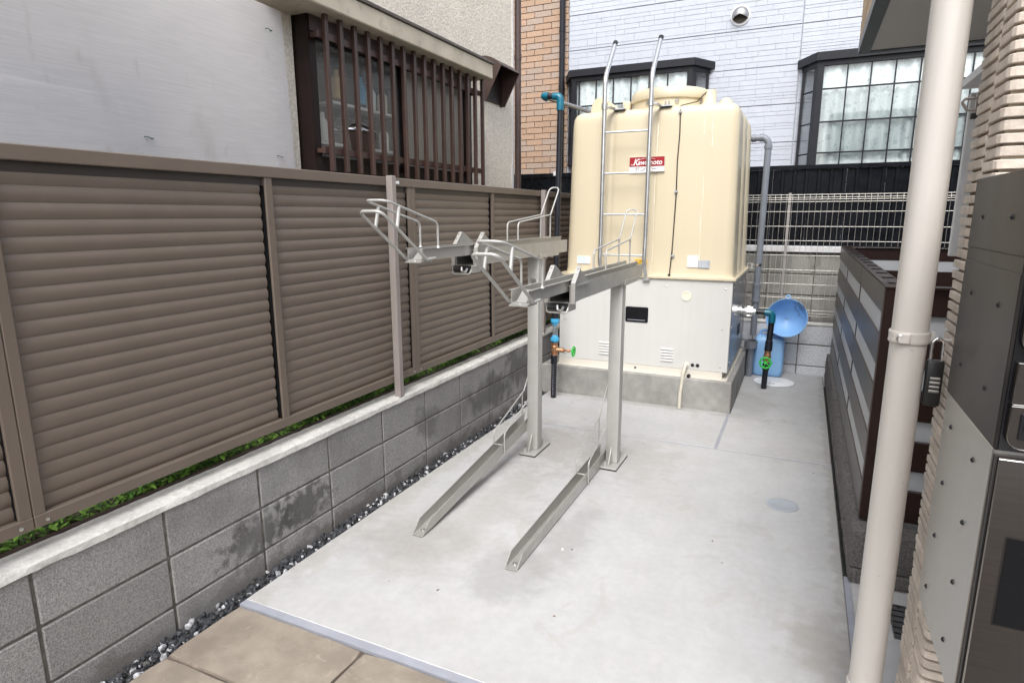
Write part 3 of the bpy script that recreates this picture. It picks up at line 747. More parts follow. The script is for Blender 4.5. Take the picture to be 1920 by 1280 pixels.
# ================================================================== APARTMENT BUILDING ON THE RIGHT
def building():
    h = root('apartment_building', 'apartment building with beige ribbed pillar and overhanging grey soffit on the right', 'building', (.9, 1.7, 0))
    part('wall', bx(2.3, 6, -2.5, 4.2, -.05, 2.391), 'building_wall', h)
    part('upper_wall', bx(.212, 2.4, 2.70, 4.40, 2.425, 2.97), 'building_wall', h)
    part('soffit', bx(.262, 2.4, 2.71, 4.36, 2.392, 2.424), 'soffit', h)
    b = NB(); box(b, .200, .262, 2.69, 4.41, 2.385, 2.44, bev=.002); box(b, .262, 2.4, 4.36, 4.41, 2.386, 2.44, bev=.002)
    part('fascia', b, 'fascia', h)
    tl = to_mesh('wall_tile', bx(0, .012, 0, .226, 0, .058, bev=.003), 'tan_tile')
    for r_ in range(8):
        for k in range(7):
            y = 4.41-.232*(k+1)-(.116 if r_ % 2 else 0)
            piece('wall_tile', tl, h, (.2015, y, 2.446+.064*r_))
        if r_ % 2: piece('wall_tile', tl, h, (.2015, 4.41-.112, 2.446+.064*r_), None, (1, .49, 1))
    # pillar clad with ribs, one corner piece and one side piece per course
    pl = part('pillar', bx(.352, 2.3, 1.608, 1.832, 0, 2.39), 'rib_joint', h)
    def rib_corner(z0, hh, d):
        """wraps the near corner with a chamfer"""
        x0, y0 = .340+d, 1.596+d; c = .014
        poly = [Vector(p) for p in ((x0, 1.697, 0), (x0, y0+c, 0), (x0+c*.35, y0+c*.3, 0), (x0+c, y0, 0), (2.28, y0, 0), (2.28, 1.612, 0), (.36, 1.612, 0), (.36, 1.697, 0))]
        b = NB(); extr(b, poly, (0, 0, hh))
        es = [e for e in b.edges if abs(e.verts[0].co.z-e.verts[1].co.z) < 1e-6]
        bmesh.ops.bevel(b, geom=es, offset=.0016, segments=1, affect='EDGES')
        return to_mesh('rib', b, 'rib_tile', 12)
    def rib_side(hh, d):
        return to_mesh('rib', bx(.340+d, .36, 1.703, 1.842, 0, hh, bev=.0016), 'rib_tile', 12)
    hs_ = ((.019, 0.), (.020, .003), (.018, .001))
    cm = [rib_corner(0, a, d) for a, d in hs_]; sm = [rib_side(a, d) for a, d in hs_]
    rg = random.Random(8)
    for k in range(94):
        i = rg.randrange(3); z = .006+.0253*k
        o = piece('rib', cm[i], h, (0, 0, z)); o = piece('rib', sm[rg.randrange(3)], h, (0, 0, z+.011 if z+.04 < 2.38 else z))
    # fittings on the far side of the pillar
    b = NB(); tube(b, [(.352, 1.90, 1.734), (.328, 1.90, 1.734), (.322, 1.90, 1.726), (.334, 1.90, 1.708), (.352, 1.90, 1.706)], .0035, 6, rad=.004, seg=3)
    box(b, .350, .356, 1.893, 1.907, 1.695, 1.745); part('hook_bracket', b, 'fence_post', h)
    part('clip', bx(.338, .352, 1.87, 1.882, 1.683, 1.697, bev=.002), 'black_plastic', h)
    part('side_panel', bx(.388, .44, 2.18, 2.20, 1.34, 1.79, bev=.002), 'grey_panel', h)
    b = NB(); box(b, .36, .44, 1.842, 2.18, 1.80, 1.82)
    part('panel_stay', b, 'grey_panel', h)
building()

# ------------------------------------------------------------------ rain pipe and padlock
def rain_pipe():
    x, y = .254, 1.752
    t = root('rain_pipe', 'tall beige rain pipe standing in front of the ribbed pillar', 'pipe', (x, y, 0))
    b = NB(); cyl(b, (x, y, 0), (x, y, 2.95), .0395, 40); part('pipe', b, 'pipe_beige', t)
    for z in (1.168, .178):
        b = NB(); turned(b, (x, y, z-.014), (0, 0, 1), [(0, .0402), (0, .0432), (.003, .0445), (.010, .0435), (.018, .0435), (.025, .0445), (.028, .0432), (.028, .0402)], 40)
        band = part('pipe_band', b, 'pipe_beige', t)
        part('buckle', bx(x-.030, x-.002, y-.0478, y-.041, z-.013, z+.013, bev=.003), 'pipe_beige', band)
        b = NB(); tube(b, [(x-.026, y-.046, z-.010), (x-.032, y-.0455, z), (x-.026, y-.046, z+.010), (x-.020, y-.0475, z+.004)], .0022, 6, rad=.004); part('wire_loop', b, 'bolt', band)
        b = NB(); cyl(b, (x+.04, y, z-.004), (.352, y, z-.004), .0042, 10); box(b, x+.036, x+.052, y-.004, y+.004, z-.014, z+.014); part('stay', b, 'pipe_beige', band)
rain_pipe()
def padlock():
    x, y, z = .312, 1.744, 1.168
    t = root('padlock', 'black combination padlock hanging on the rain pipe bracket', 'padlock', (x, y, 1.0))
    part('body', bx(x-.0165, x+.0195, y-.013, y+.009, 1.002, 1.116, bev=.005, seg=2), 'black_plastic', t)
    b = NB(); tube(b, [(x-.010, y-.002, 1.09), (x-.010, y-.002, 1.160), (x+.001, y-.002, 1.172), (x+.013, y-.002, 1.160), (x+.013, y-.002, 1.09)], .0033, 10, rad=.012, seg=6); part('shackle', b, 'chrome', t)
    for k in range(4):
        b = NB(); turned(b, (x-.008, y-.0098, 1.040+.0105*k), (1, 0, 0), [(0, .0038), (.001, .0048), (.021, .0048), (.022, .0038)], 14); part('number_wheel', b, 'stainless', t)
padlock()

# ------------------------------------------------------------------ mail boxes
def mailbox():
    X0, Y0, Y1 = .3145, 1.216, 1.594
    t = root('mailbox_unit', 'dark steel mailbox stacked on a parcel locker at the right edge', 'mailbox', (.6, 1.4, .58))
    u = part('mailbox_case', bx(X0, .95, Y0, Y1, 1.3935, 1.531, bev=.0015), 'dark_steel', t)
    part('case_joint', bx(X0+.0012, .95, Y0+.002, Y1, 1.368, 1.3932), 'dark_steel', t)
    u2 = part('mailbox_case', bx(X0, .95, Y0, Y1, 1.0775, 1.3678, bev=.0015), 'dark_steel', t)
    lo = part('locker_case', bx(X0+.0008, .95, Y0+.003, Y1-.001, .580, 1.0770, bev=.0015), 'stainless', t)
    for y, z in ((1.502, 1.455), (1.311, 1.455), (1.505, 1.306), (1.314, 1.306), (1.508, 1.158), (1.317, 1.156)):
        b = NB(); turned(b, (X0+.001, y, z), (-1, 0, 0), [(0, .0052), (.0012, .0052), (.003, .0042), (.0042, .0018)], 16); part('bolt', b, 'black_gloss', t)
    for y, z in ((1.513, 1.02), (1.322, 1.018), (1.515, .893), (1.325, .892), (1.517, .769), (1.328, .766), (1.525, .640), (1.332, .638)):
        b = NB(); turned(b, (X0+.001, y, z), (-1, 0, 0), [(0, .0052), (.0012, .0052), (.003, .0042), (.0042, .0018)], 16); part('bolt', b, 'black_gloss', t)
    # front of the mailboxes: black surround, doors with one rounded corner
    F = Y0
    part('surround', bx(X0+.006, .945, F-.004, F-.0002, 1.0785, 1.53), 'black_gloss', u2)
    def door(x0, x1, z0, z1, rad, mat, par, lock=None):
        pts = []
        for k in range(7):
            a = R(180)+R(90)*k/6; pts.append((x0+rad+rad*math.cos(a), z0+rad+rad*math.sin(a)))
        pts += [(x1, z0), (x1, z1), (x0, z1)]
        b = NB(); extr(b, [Vector((x, F-.0045, z)) for x, z in pts], (0, -.012, 0))
        es = [e for e in b.edges if all(v.co.y < F-.015 for v in e.verts)]
        bmesh.ops.bevel(b, geom=es, offset=.0012, segments=2, affect='EDGES')
        d = part('door', b, mat, par)
        b = NB(); tube(b, [Vector((x, F-.0165, z)) for x, z in pts]+[Vector((pts[0][0], F-.0165, pts[0][1]))], .0008, 4); part('door_edge', b, 'stainless', par)
        return d
    door(.326, .64, 1.245, 1.365, .022, 'brown_steel', u2); door(.326, .64, 1.160, 1.228, .002, 'brown_steel', u2)
    door(.326, .64, 1.086, 1.157, .022, 'brown_steel', u2); door(.326, .64, 1.395, 1.522, .004, 'brown_steel', u)
    part('lock_plate', bx(.339, .385, F-.0195, F-.0168, 1.104, 1.147, bev=.001), 'black_gloss', u2)
    b = NB(); turned(b, (.358, F-.0192, 1.124), (0, -1, 0), [(0, .013), (.004, .013), (.012, .010), (.013, .006)], 24); part('lock_knob', b, 'black_gloss', u2)
    # locker door with recessed handle panel
    b = NB(); box(b, X0+.006, .945, F-.016, F+.0025, .585, 1.0695, bev=.003, seg=2); ld = part('locker_door', b, 'brown_steel', lo)
    b = NB(); tube(b, [(X0+.007, F-.0155, .59), (X0+.007, F-.0155, 1.066), (.93, F-.0155, 1.066)], .0016, 6); part('door_edge', b, 'stainless', lo)
    part('dark_gap_strip', bx(X0+.003, X0+.0055, F-.012, F+.0025, .586, 1.069), 'dark_steel', lo)
    part('panel_rim', bx(.346, .50, F-.0172, F-.0162, .770, .934), 'dark_steel', lo)
    part('handle_panel', bx(.3485, .4975, F-.0186, F-.0174, .7725, .9315), 'matt_black', lo)
    b = NB(); turned(b, (.383, F-.0185, .905), (0, -1, 0), [(0, .008), (.005, .008), (.008, .005)], 20); part('button', b, 'white', lo)
mailbox()

# ------------------------------------------------------------------ slatted screen and its block base
def screen():
    bs = root('block_wall', 'low dark split faced block wall under the brown screen', 'wall', (.33, 2.7, 0))
    part('mortar', bx(.285, .395, 2.635, 6.19, -.05, .215), 'block_mortar', bs)
    part('mortar', bx(.396, 2.1, 2.635, 2.74, -.05, .215), 'block_mortar', bs)
    def rough(L, hh, seed, axis, flute):
        """split faced block: fluted rough face towards -X (axis y) or -Y (axis x)"""
        rg = random.Random(seed); b = NB(); n, m_ = 26, 6; front = []
        for i in range(m_+1):
            row = []
            for k in range(n+1):
                u = L*k/n; z = hh*i/m_
                d = 0
                if flute and min(abs((u % (L/3))-0), abs((u % (L/3))-L/3)) < L/n*.9: d = .012
                if k in (0, n): d = max(d, .006)
                if i in (0, m_): d = max(d, .005)
                d += rg.uniform(-.0022, .0022)+(.003*math.sin(u*90) if not flute else 0)
                row.append((u, d, z))
            front.append(row)
        back = .1
        P_ = (lambda u, d, z: (d, u, z)) if axis == 'y' else (lambda u, d, z: (u, d, z))
        vv = [[b.verts.new(P_(*p)) for p in r_] for r_ in front]
        for i in range(m_):
            for k in range(n): b.faces.new((vv[i][k], vv[i][k+1], vv[i+1][k+1], vv[i+1][k]))
        bk = [b.verts.new(P_(u, back, z)) for u, z in ((0, 0), (L, 0), (L, hh), (0, hh))]
        top = [b.verts.new(P_(L*k/n, .05+(.006 if k % 2 else 0), hh+.001)) for k in range(n+1)]
        for k in range(n): b.faces.new((vv[m_][k], vv[m_][k+1], top[k+1], top[k]))
        b.faces.new(top+[bk[2], bk[3]])
        b.faces.new([v for v in vv[0]]+[bk[1], bk[0]])
        b.faces.new([r_[0] for r_ in vv]+[top[0], bk[3], bk[0]]); b.faces.new([r_[n] for r_ in vv]+[top[n], bk[2], bk[1]])
        return to_mesh('block', b, 'dark_block', 25)
    up = [rough(.386, .150, s, 'y', False) for s in range(3)]; dn = [rough(.386, .060, s+5, 'y', False) for s in range(3)]
    fu = [rough(.386, .150, s+9, 'x', True) for s in range(2)]; fd = [rough(.386, .060, s+15, 'x', True) for s in range(2)]
    for k in range(9):
        y = 2.616+.394*k
        piece('block', up[k % 3], bs, (.276, y, .072)); piece('block', dn[(k+1) % 3], bs, (.276, y, .006))
    for k in range(4):
        x = .386+.394*k
        piece('block', fu[k % 2], bs, (x, 2.617, .072)); piece('block', fd[k % 2], bs, (x, 2.617, .006))
    # near corner, half block with flutes
    hb = rough(.108, .150, 31, 'x', True); hd = rough(.108, .060, 32, 'x', True)
    piece('block', hb, bs, (.2775, 2.6155, .0725)); piece('block', hd, bs, (.2775, 2.6155, .0065))

    s = root('slatted_screen', 'dark brown slatted screen with frosted white strips on the right', 'screen', (.33, 4.4, .24))
    boards = ((1.082, 1.185), (.876, .999), (.669, .794), (.463, .588), (.245, .381)); strips = ((.999, 1.082), (.794, .876), (.588, .669), (.381, .463))
    bays = ((2.765, 3.828), (3.834, 4.975), (4.981, 6.085))
    for y0, y1 in bays:
        for z0, z1 in boards: part('board', bx(.300, .322, y0, y1, z0+.001, z1-.001, bev=.0015), 'screen_board', s)
        for z0, z1 in strips:
            part('frosted_strip', bx(.3045, .309, y0+.03, y1-.010, z0, z1), 'frosted', s)
            part('strip_edge', bx(.3008, .3044, y0+.03, y1-.010, z0-.0008, z0+.0022), 'screen_edge', s)
            part('end_block', bx(.3022, .322, y0+.001, y0+.0295, z0, z1), 'screen_brown', s)
    for y in (3.831, 4.978, 6.09, 2.79): part('inner_post', bx(.3275, .375, y-.02, y+.02, .245, 1.18), 'screen_brown', s)
    cp = part('corner_post', bx(.300, .372, 2.722, 2.763, .236, 1.182, bev=.002), 'screen_brown', s)
    part('post_cap', bx(.297, .376, 2.718, 2.764, 1.1825, 1.192, bev=.002), 'screen_brown', cp)
    b = NB(); box(b, .2985, .3, 2.735, 2.738, .24, 1.18); part('seal', b, 'screen_edge', cp)
    part('top_rail', bx(.302, .372, 2.766, 6.10, 1.1865, 1.194, bev=.001), 'screen_brown', s)
    rg = random.Random(4)
    for k in range(14): part('rail_clip', bx(.318, .362, 2.82+.235*k, 2.86+.235*k+rg.uniform(0, .05), 1.1945, 1.199), 'screen_brown', s)
    # front and rear returns
    for yy, sg in ((2.742, 1), (6.07, -1)):
        for z0, z1 in boards: part('board', bx(.373, 2.0, yy-.011, yy+.011, z0+.001, z1-.001, bev=.0015), 'screen_brown', s)
        for z0, z1 in strips: part('frosted_strip', bx(.373, 2.0, yy-.002+.005*sg, yy+.002+.005*sg, z0-.008, z1+.008), 'frosted', s)
        for x in (.9, 1.45): part('inner_post', bx(x-.02, x+.02, yy-.035 if sg < 0 else yy+.012, yy-.012 if sg < 0 else yy+.035, .245, 1.18), 'screen_brown', s)
        part('top_rail', bx(.373, 2.0, yy-.03, yy+.03, 1.1865, 1.194), 'screen_brown', s)
screen()

# ------------------------------------------------------------------ floor covers, wedge, crumbs
def floor_bits():
    m = root('manhole_cover', 'white round manhole cover behind the outlet pipe', 'manhole', (-.135, 5.79, 0))
    b = NB(); turned(b, (-.135, 5.79, .0005), (0, 0, 1), [(0, .168), (.0045, .168), (.006, .165)], 40); part('lid', b, 'manhole_white', m)
    b = NB(); turned(b, (-.135, 5.79, .0003), (0, 0, 1), [(0, .176), (.003, .176)], 40); part('rim', b, 'cover_grey', m)
    part('grip_slot', bx(-.175, -.125, 5.695, 5.703, .0055, .0075), 'ink', m)
    m = root('cleanout_cover', 'small grey round drain cover set in the open slab', 'cover', (.013, 3.237, 0))
    b = NB(); turned(b, (.013, 3.237, .0004), (0, 0, 1), [(0, .078), (.003, .078), (.004, .074), (.0042, .060), (.0035, .058)], 36); part('lid', b, 'cover_grey', m)
    for a in (20, 200):
        b = NB(); c, s_ = math.cos(R(a))*.038, math.sin(R(a))*.038; turned(b, (.013+c, 3.237+s_, .003), (0, 0, 1), [(0, .006), (.0016, .006)], 10); part('key_hole', b, 'joint', m)
    w_ = root('rubber_wedge', 'black ribbed rubber wedge on the floor beside the ribbed pillar', 'wedge', (.43, 2.4, 0))
    b = NB(); n = 12; pr = [Vector((.405, 2.30+.16*k/n, .003+.035*k/n+(.005 if k % 2 else 0))) for k in range(n+1)]
    extr(b, pr+[Vector((.405, 2.46, 0)), Vector((.405, 2.30, 0))], (.05, 0, 0)); part('ramp', b, 'black_plastic', w_, ang=20)
    b = NB(); turned(b, (.43, 2.448, .034), (0, 0, 1), [(0, .008), (.006, .008)], 12); part('hole_rim', b, 'rubber', w_)
    rg = random.Random(77); b = NB()
    for k in range(16):
        x, y = rg.uniform(-1.8, .2), rg.uniform(1.6, 4.5); r_ = rg.uniform(.003, .009); a = rg.random()*6.3
        p = [Vector((x+r_*math.cos(a+t)*(1 if i % 2 else .45), y+r_*math.sin(a+t)*(1 if i % 2 else .45), .0012+rg.uniform(0, .002))) for i, t in enumerate((0, 1.5, 3.1, 4.7))]
        extr(b, p, (0, 0, .001))
    for x, y, r_ in ((-.86, 2.36, .006), (-1.86, 2.2, .006)):
        turned(b, (x, y, .001), (0, 0, 1), [(0, r_), (r_, r_*.7)], 8, mi=1)
    o = part('leaf_crumbs', b, ['debris', 'pebble_white'], None, (-.9, 2.8, 0)); tag(o, 'scattered leaf crumbs and grit lying on the slab', 'debris'); o['kind'] = 'stuff'
floor_bits()

# ================================================================== WATER TANK ON ITS PLINTH
def plinth():
    p = part('concrete_plinth', bx(-1.92, -.395, 4.690, 6.10, -.05, .234, bev=.006), 'plinth_concrete', None, (-1.15, 5.3, 0))
    tag(p, 'grey cast concrete plinth under the water tank cabinet', 'plinth')
plinth()

def rrect(x0, x1, y0, y1, r, n=8, grooves=(), gd=.02, gw=.02, fr=(), fd=.006, fwid=.05):
    """rounded rectangle outline; grooves: notches in the two sides (as fractions of depth), fr: shallow ones in front and back"""
    pts = []
    def side(a, b, nrm, notches, depth, wid):
        a, b = Vector(a), Vector(b); L = (b-a).length; d = (b-a)/L; out = [a]
        for f_ in notches:
            c = a+d*L*f_
            for o_, q in ((-wid, 0), (-wid*.55, .35), (-wid*.3, .9), (0, 1), (wid*.3, .9), (wid*.55, .35), (wid, 0)): out.append(c+d*o_+Vector(nrm)*depth*q)
        out.append(b); return out
    def arc(cx, cy, a0):
        return [Vector((cx+r*math.cos(R(a0+90*k/n)), cy+r*math.sin(R(a0+90*k/n)))) for k in range(1, n)]
    gb = sorted(1-f_ for f_ in grooves); frb = sorted(1-f_ for f_ in fr)
    pts += side((x0+r, y0), (x1-r, y0), (0, 1), fr, fd, fwid)+arc(x1-r, y0+r, -90)
    pts += side((x1, y0+r), (x1, y1-r), (-1, 0), grooves, gd, gw)+arc(x1-r, y1-r, 0)
    pts += side((x1-r, y1), (x0+r, y1), (0, -1), frb, fd, fwid)+arc(x0+r, y1-r, 90)
    pts += side((x0, y1-r), (x0, y0+r), (1, 0), gb, gd, gw)+arc(x0+r, y0+r, 180)
    return pts

def tank():
    t = root('water_tank', 'cream plastic water tank on a white pump cabinet with a ladder', 'water tank', (-1.1, 5.35, .234))
    CX0, CX1, CY0, CY1 = -1.790, -.440, 4.760, 5.985
    # base frame and cabinet
    part('base_frame', bx(CX0-.012, CX1+.006, CY0-.038, CY1, .2345, .2415), 'cabinet_base', t)
    part('base_beam', bx(CX0+.004, CX1-.035, CY0-.008, CY1-.01, .242, .289), 'cabinet_base', t)
    c = part('cabinet', bx(CX0, CX1, CY0, CY1, .2895, .983, bev=.004), 'cabinet', t)
    part('side_panel', bx(CX1+.0005, CX1+.003, CY0+.03, CY1-.16, .30, .968, bev=.001), 'cabinet_side', c, label='grey metal side of the pump cabinet')
    part('side_panel', bx(CX1+.0005, CX1+.003, CY1-.14, CY1-.01, .30, .968, bev=.001), 'cabinet_side', c)
    part('side_louvre', bx(CX1+.003, CX1+.009, CY0+.62, CY0+.76, .47, .56, bev=.002), 'black_plastic', c)
    def louvre(x0, x1, z0, z1):
        for k in range(5):
            z = z0+(z1-z0)*(k+.5)/5
            b = NB(); prf = [(0, .010), (-.004, .009), (-.008, .003), (-.009, -.004), (0, -.004)]
            extr(b, [Vector((x0, CY0+y, z+dz)) for y, dz in prf], (x1-x0, 0, 0)); part('louvre', b, 'cabinet', c)
    louvre(-1.443, -1.350, .343, .455); louvre(-.940, -.845, .333, .447)
    b = NB(); pts = rrect(-1.232, -1.052, .633, .754, .012)
    extr(b, [Vector((p.x, CY0+.0005, p.y)) for p in pts], (0, -.006, 0)); win = part('inspection_window', b, 'black_gloss', c)
    part('window_slot', bx(-1.215, -1.075, CY0-.0068, CY0-.0058, .648, .652), 'cover_grey', win)
    b = NB(); turned(b, (-.767, CY0+.0005, .858), (0, -1, 0), [(0, .037), (.006, .036), (.006, .028), (.003, .026)], 28); part('blanking_cap', b, 'cream_cap', c)
    for x in (-.695, -.657):
        b = NB(); turned(b, (x, CY0+.0005, .328), (0, -1, 0), [(0, .014), (.004, .014), (.005, .010)], 16); part('grommet', b, 'black_plastic', c)
    b = NB(); turned(b, (-1.137, CY0-.0078, .265), (0, -1, 0), [(0, .009), (.0015, .009)], 14); part('drain_hole', b, 'ink', c)
    b = NB(); turned(b, (-.714, CY0-.03, .250), (0, -1, 0), [(0, .014), (.02, .014)], 14); part('drain_stub', b, 'black_plastic', c)
    for x, z in ((-.92, .927), (-.49, .922), (-.495, .622), (-.495, .33), (-1.74, .92), (-1.74, .62), (-1.74, .33), (-1.32, .93)):
        b = NB(); turned(b, (x, CY0+.0005, z), (0, -1, 0), [(0, .007), (.002, .007), (.004, .004)], 12); part('screw', b, 'bolt', c)
    for y, z in ((4.83, .93), (5.06, .93), (5.3, .93), (4.83, .63), (4.83, .36), (5.9, .9), (5.9, .4)):
        b = NB(); turned(b, (CX1+.003, y, z), (1, 0, 0), [(0, .007), (.002, .007), (.004, .004)], 12); part('screw', b, 'bolt', c)
    # tank body: loft of fluted outlines
    b = NB(); secs = []
    x0, x1, y0, y1 = -1.762, -.447, 4.792, 5.955
    prof = [(1.0015, -.004, .0), (1.012, 0, .0), (1.03, .004, 1.), (1.20, .008, 1.), (1.60, .018, 1.), (2.00, .028, 1.), (2.15, .032, 1.), (2.187, .036, .95), (2.212, .045, .85), (2.230, .060, .65), (2.240, .080, .4), (2.244, .11, .2), (2.247, .30, 0.)]
    for z, ins, gf in prof:
        pts = rrect(x0+ins, x1-ins, y0+ins*.6, y1-ins, .062, 8, (.30, .66), .050*gf+1e-4, .050, (.25, .54), .006*gf+1e-4, .03)
        secs.append([Vector((p.x, p.y, z)) for p in pts])
    loft(b, secs); body = part('tank_body', b, 'tank', t, ang=40)
    part('flange', bx(-1.795, -.420, 4.742, 6.0, .9835, 1.003, bev=.003), 'tank', t)
    # manway, vents and lugs on top
    hx, hy = -1.055, 5.23
    b = NB(); turned(b, (hx, hy, 2.243), (0, 0, 1), [(0, .285), (.085, .283), (.086, .296), (.098, .300), (.150, .296), (.166, .280), (.178, .18), (.182, .02)], 64); ht = part('hatch', b, 'tank', t, ang=50)
    for a in range(0, 360, 45):
        p = (hx+.284*math.cos(R(a+22)), hy+.284*math.sin(R(a+22)), 2.298); b = NB(); turned(b, p, (math.cos(R(a+22)), math.sin(R(a+22)), 0), [(0, .016), (.006, .016), (.012, .010)], 12); part('bolt', b, 'bolt', ht)
    b = NB(); turned(b, (-.728, 5.07, 2.235), (0, 0, 1), [(0, .085), (.03, .075), (.05, .050), (.125, .048), (.14, .044), (.143, .02)], 28); part('vent_neck', b, 'tank', t, ang=50)
    b = NB(); turned(b, (-.625, 5.22, 2.235), (0, 0, 1), [(0, .062), (.05, .058), (.08, .045), (.10, .022), (.106, .004)], 24); part('dome', b, 'tank', t, ang=60)
    b = NB(); pr = [(-1.69, 2.23), (-1.685, 2.33), (-1.665, 2.385), (-1.635, 2.408), (-1.585, 2.406), (-1.535, 2.37), (-1.45, 2.31), (-1.41, 2.23)]
    extr(b, [Vector((x, 5.15, z)) for x, z in pr], (0, .14, 0)); bmesh.ops.bevel(b, geom=list(b.edges), offset=.012, segments=2, affect='EDGES', clamp_overlap=True); part('lifting_lug', b, 'tank', t, ang=50)
    b = NB(); box(b, -1.42, -1.355, 5.15, 5.24, 2.24, 2.362, bev=.015, seg=2); part('lug', b, 'tank', t, ang=50)
    # thin pale streaks, slightly raised, running down the front
    for x, z0, z1, wd in ((-1.052, 1.10, 2.235, .006), (-1.04, 1.95, 2.238, .010), (-.715, 2.03, 2.215, .008), (-.655, 1.94, 2.215, .009), (-.70, 1.10, 1.75, .005)):
        b = NB(); yq = lambda z: 4.7905+.6*(.008+(z-1.2)/1.0*.026) if z > 1.2 else 4.7905+.6*.007
        n = 10; L = []
        for k in range(n+1):
            z = z1+(z0-z1)*k/n; hw = wd*(.5+.5*math.sin(k*1.7+x*20))*.5+.0018
            if z > 2.19: hw *= 1.8
            yy = yq(z)+(max(0, z-2.16)*.5)+(.0035 if abs(x+1.052) < .03 else 0); xx = x+.003*math.sin(k*.9)
            L.append([Vector((xx-hw, yy+.001, z)), Vector((xx, yy-.0012, z)), Vector((xx+hw, yy+.001, z)), Vector((xx, yy+.002, z))])
        loft(b, L); part('pale_streak', b, 'cream_cap', body)
    # ladder
    lad = None
    for x in (-1.430, -1.082):
        b = NB(); tube(b, [(x, 4.80, .972), (x, 4.765, .985), (x, 4.675, 1.10), (x, 4.690, 1.30), (x, 4.700, 2.44), (x, 4.725, 2.49), (x, 4.925, 2.735)], .0165, 14, rad=.10, seg=6)
        r_ = part('ladder_rail', b, 'galvanised', t)
        b = NB(); cyl(b, (x, 4.922, 2.732), (x, 4.943, 2.758), .0185, 14); part('end_cap', b, 'black_plastic', r_)
        b = NB(); turned(b, (x, 4.699, 2.232), (0, 0, 1), [(0, .019), (.002, .023), (.045, .023), (.047, .019)], 16); box(b, x+.015, x+.05, 4.69, 4.80, 2.246, 2.256); box(b, x+.045, x+.05, 4.79, 4.83, 2.235, 2.262)
        part('ladder_clamp', b, 'galvanised', r_)
        for dx in (.075, .100):
            b = NB(); cyl(b, (x+dx, 4.845, 2.235), (x+dx, 4.845, 2.285), .006, 8); cyl(b, (x+dx, 4.845, 2.252), (x+dx, 4.845, 2.262), .011, 6); part('stud', b, 'galvanised', r_)
        part('clamp_plate', bx(x+.03, x+.125, 4.80, 4.87, 2.243, 2.252, bev=.001), 'galvanised', r_)
        part('foot_plate', bx(x-.02, x+.035, 4.735, 4.80, .962, .9825, bev=.002), 'galvanised', r_)
    for z in (2.068, 1.770, 1.465, 1.158):
        b = NB(); cyl(b, (-1.43, 4.697, z), (-1.082, 4.697, z), .0085, 10); part('ladder_rung', b, 'galvanised', t)
    # level sensor cable with its clips
    b = NB(); tube(b, [(-.745, 5.03, 2.36), (-.80, 4.97, 2.285), (-.86, 4.90, 2.262), (-.90, 4.845, 2.245), (-.890, 4.806, 2.19), (-.886, 4.803, 2.05), (-.893, 4.799, 1.85), (-.889, 4.795, 1.60), (-.898, 4.788, 1.20), (-.908, 4.780, 1.02), (-.910, 4.778, 1.004)], .0042, 6, rad=.04, seg=4); part('cable', b, 'rubber', t)
    for z, y in ((2.195, 4.806), (1.63, 4.793), (1.155, 4.786)): part('cable_clip', bx(-.902, -.878, y-.009, y+.004, z-.008, z+.008, bev=.002), 'cover_grey', t)
    b = NB(); turned(b, (-.910, 4.778, 1.003), (0, 0, 1), [(0, .012), (.014, .010)], 12); part('gland', b, 'rubber', t)
    # name plate: red band, white script, and a line of small characters under it
    y = 4.7905; s_ = NB(); box(s_, -1.250, -.984, y-.0015, y+.012, 1.780, 1.889); sk = part('name_plate', s_, 'white', t)
    b = NB(); box(b, -1.249, -.985, y-.0022, y-.0016, 1.819, 1.888); part('red_band', b, 'red', sk)
    b = NB(); text_mesh(b, 'awamoto', (-1.186, y-.0026, 1.832), .052, .0004, .22, sx=.93, bold=.0011)
    text_mesh(b, 'K', (-1.222, y-.0026, 1.829), .068, .0004, .35, sx=.85, bold=.0013)
    tube(b, [Vector((-1.238+.0, y-.0026, 1.836)), Vector((-1.229, y-.0026, 1.830)), Vector((-1.214, y-.0026, 1.838))], .0022, 6, rad=.006)
    tube(b, [Vector((-1.180+.125*k/12, y-.0026, 1.868+.012*math.sin(math.pi*k/12*.92))) for k in range(13)], .0016, 6); part('lettering', b, 'white', sk)
    b = NB(); text_mesh(b, '\u30dc\u30f3\u30d0\u30fc', (-1.213, y-.0020, 1.787), .036, .0003, 0, sx=1.22); part('lettering', b, 'ink', sk)
    # printed notices
    def notice(x0, x1, z0, z1, yy, mat, lines, lmat, name):
        o_ = part(name, bx(x0, x1, yy-.0015, yy+.008, z0, z1), mat, t); rg = random.Random(int(z0*1000+x0*10)); b = NB()
        for k in range(lines):
            z = z1-(z1-z0)*(k+.8)/(lines+.6); e = rg.uniform(.55, .95)
            xx = x0+(x1-x0)*.06
            while xx < x0+(x1-x0)*e:
                L = rg.uniform(.006, .02); box(b, xx, min(xx+L, x1-.004), yy-.0020, yy-.0016, z, z+(z1-z0)/(lines+1)*.28); xx += L+.004
        part('print', b, lmat, o_)
    notice(-1.654, -1.545, 1.076, 1.135, 4.789, 'paper', 6, 'blue_fitting', 'notice')
    notice(-.781, -.703, 1.074, 1.158, 4.789, 'paper', 9, 'cover_grey', 'notice')
    notice(-.700, -.617, 1.070, 1.127, 4.7888, 'silver_label', 6, 'paper', 'rating_plate')
    notice(-1.18, -1.087, 1.074, 1.122, 4.7885, 'yellow', 2, 'ink', 'warning_label')
    # overflow hose
    b = NB(); tube(b, [(-.739, 4.757, .328), (-.742, 4.735, .326), (-.752, 4.705, .28), (-.762, 4.668, .12), (-.760, 4.650, .004)], .0135, 12, rad=.05, seg=5); hp = part('drain_hose', b, 'hose', t, ang=60)
    b = NB(); turned(b, (-.739, 4.759, .328), (0, -1, 0), [(0, .019), (.010, .019), (.012, .016)], 14); part('hose_gland', b, 'cream_cap', hp)
tank()

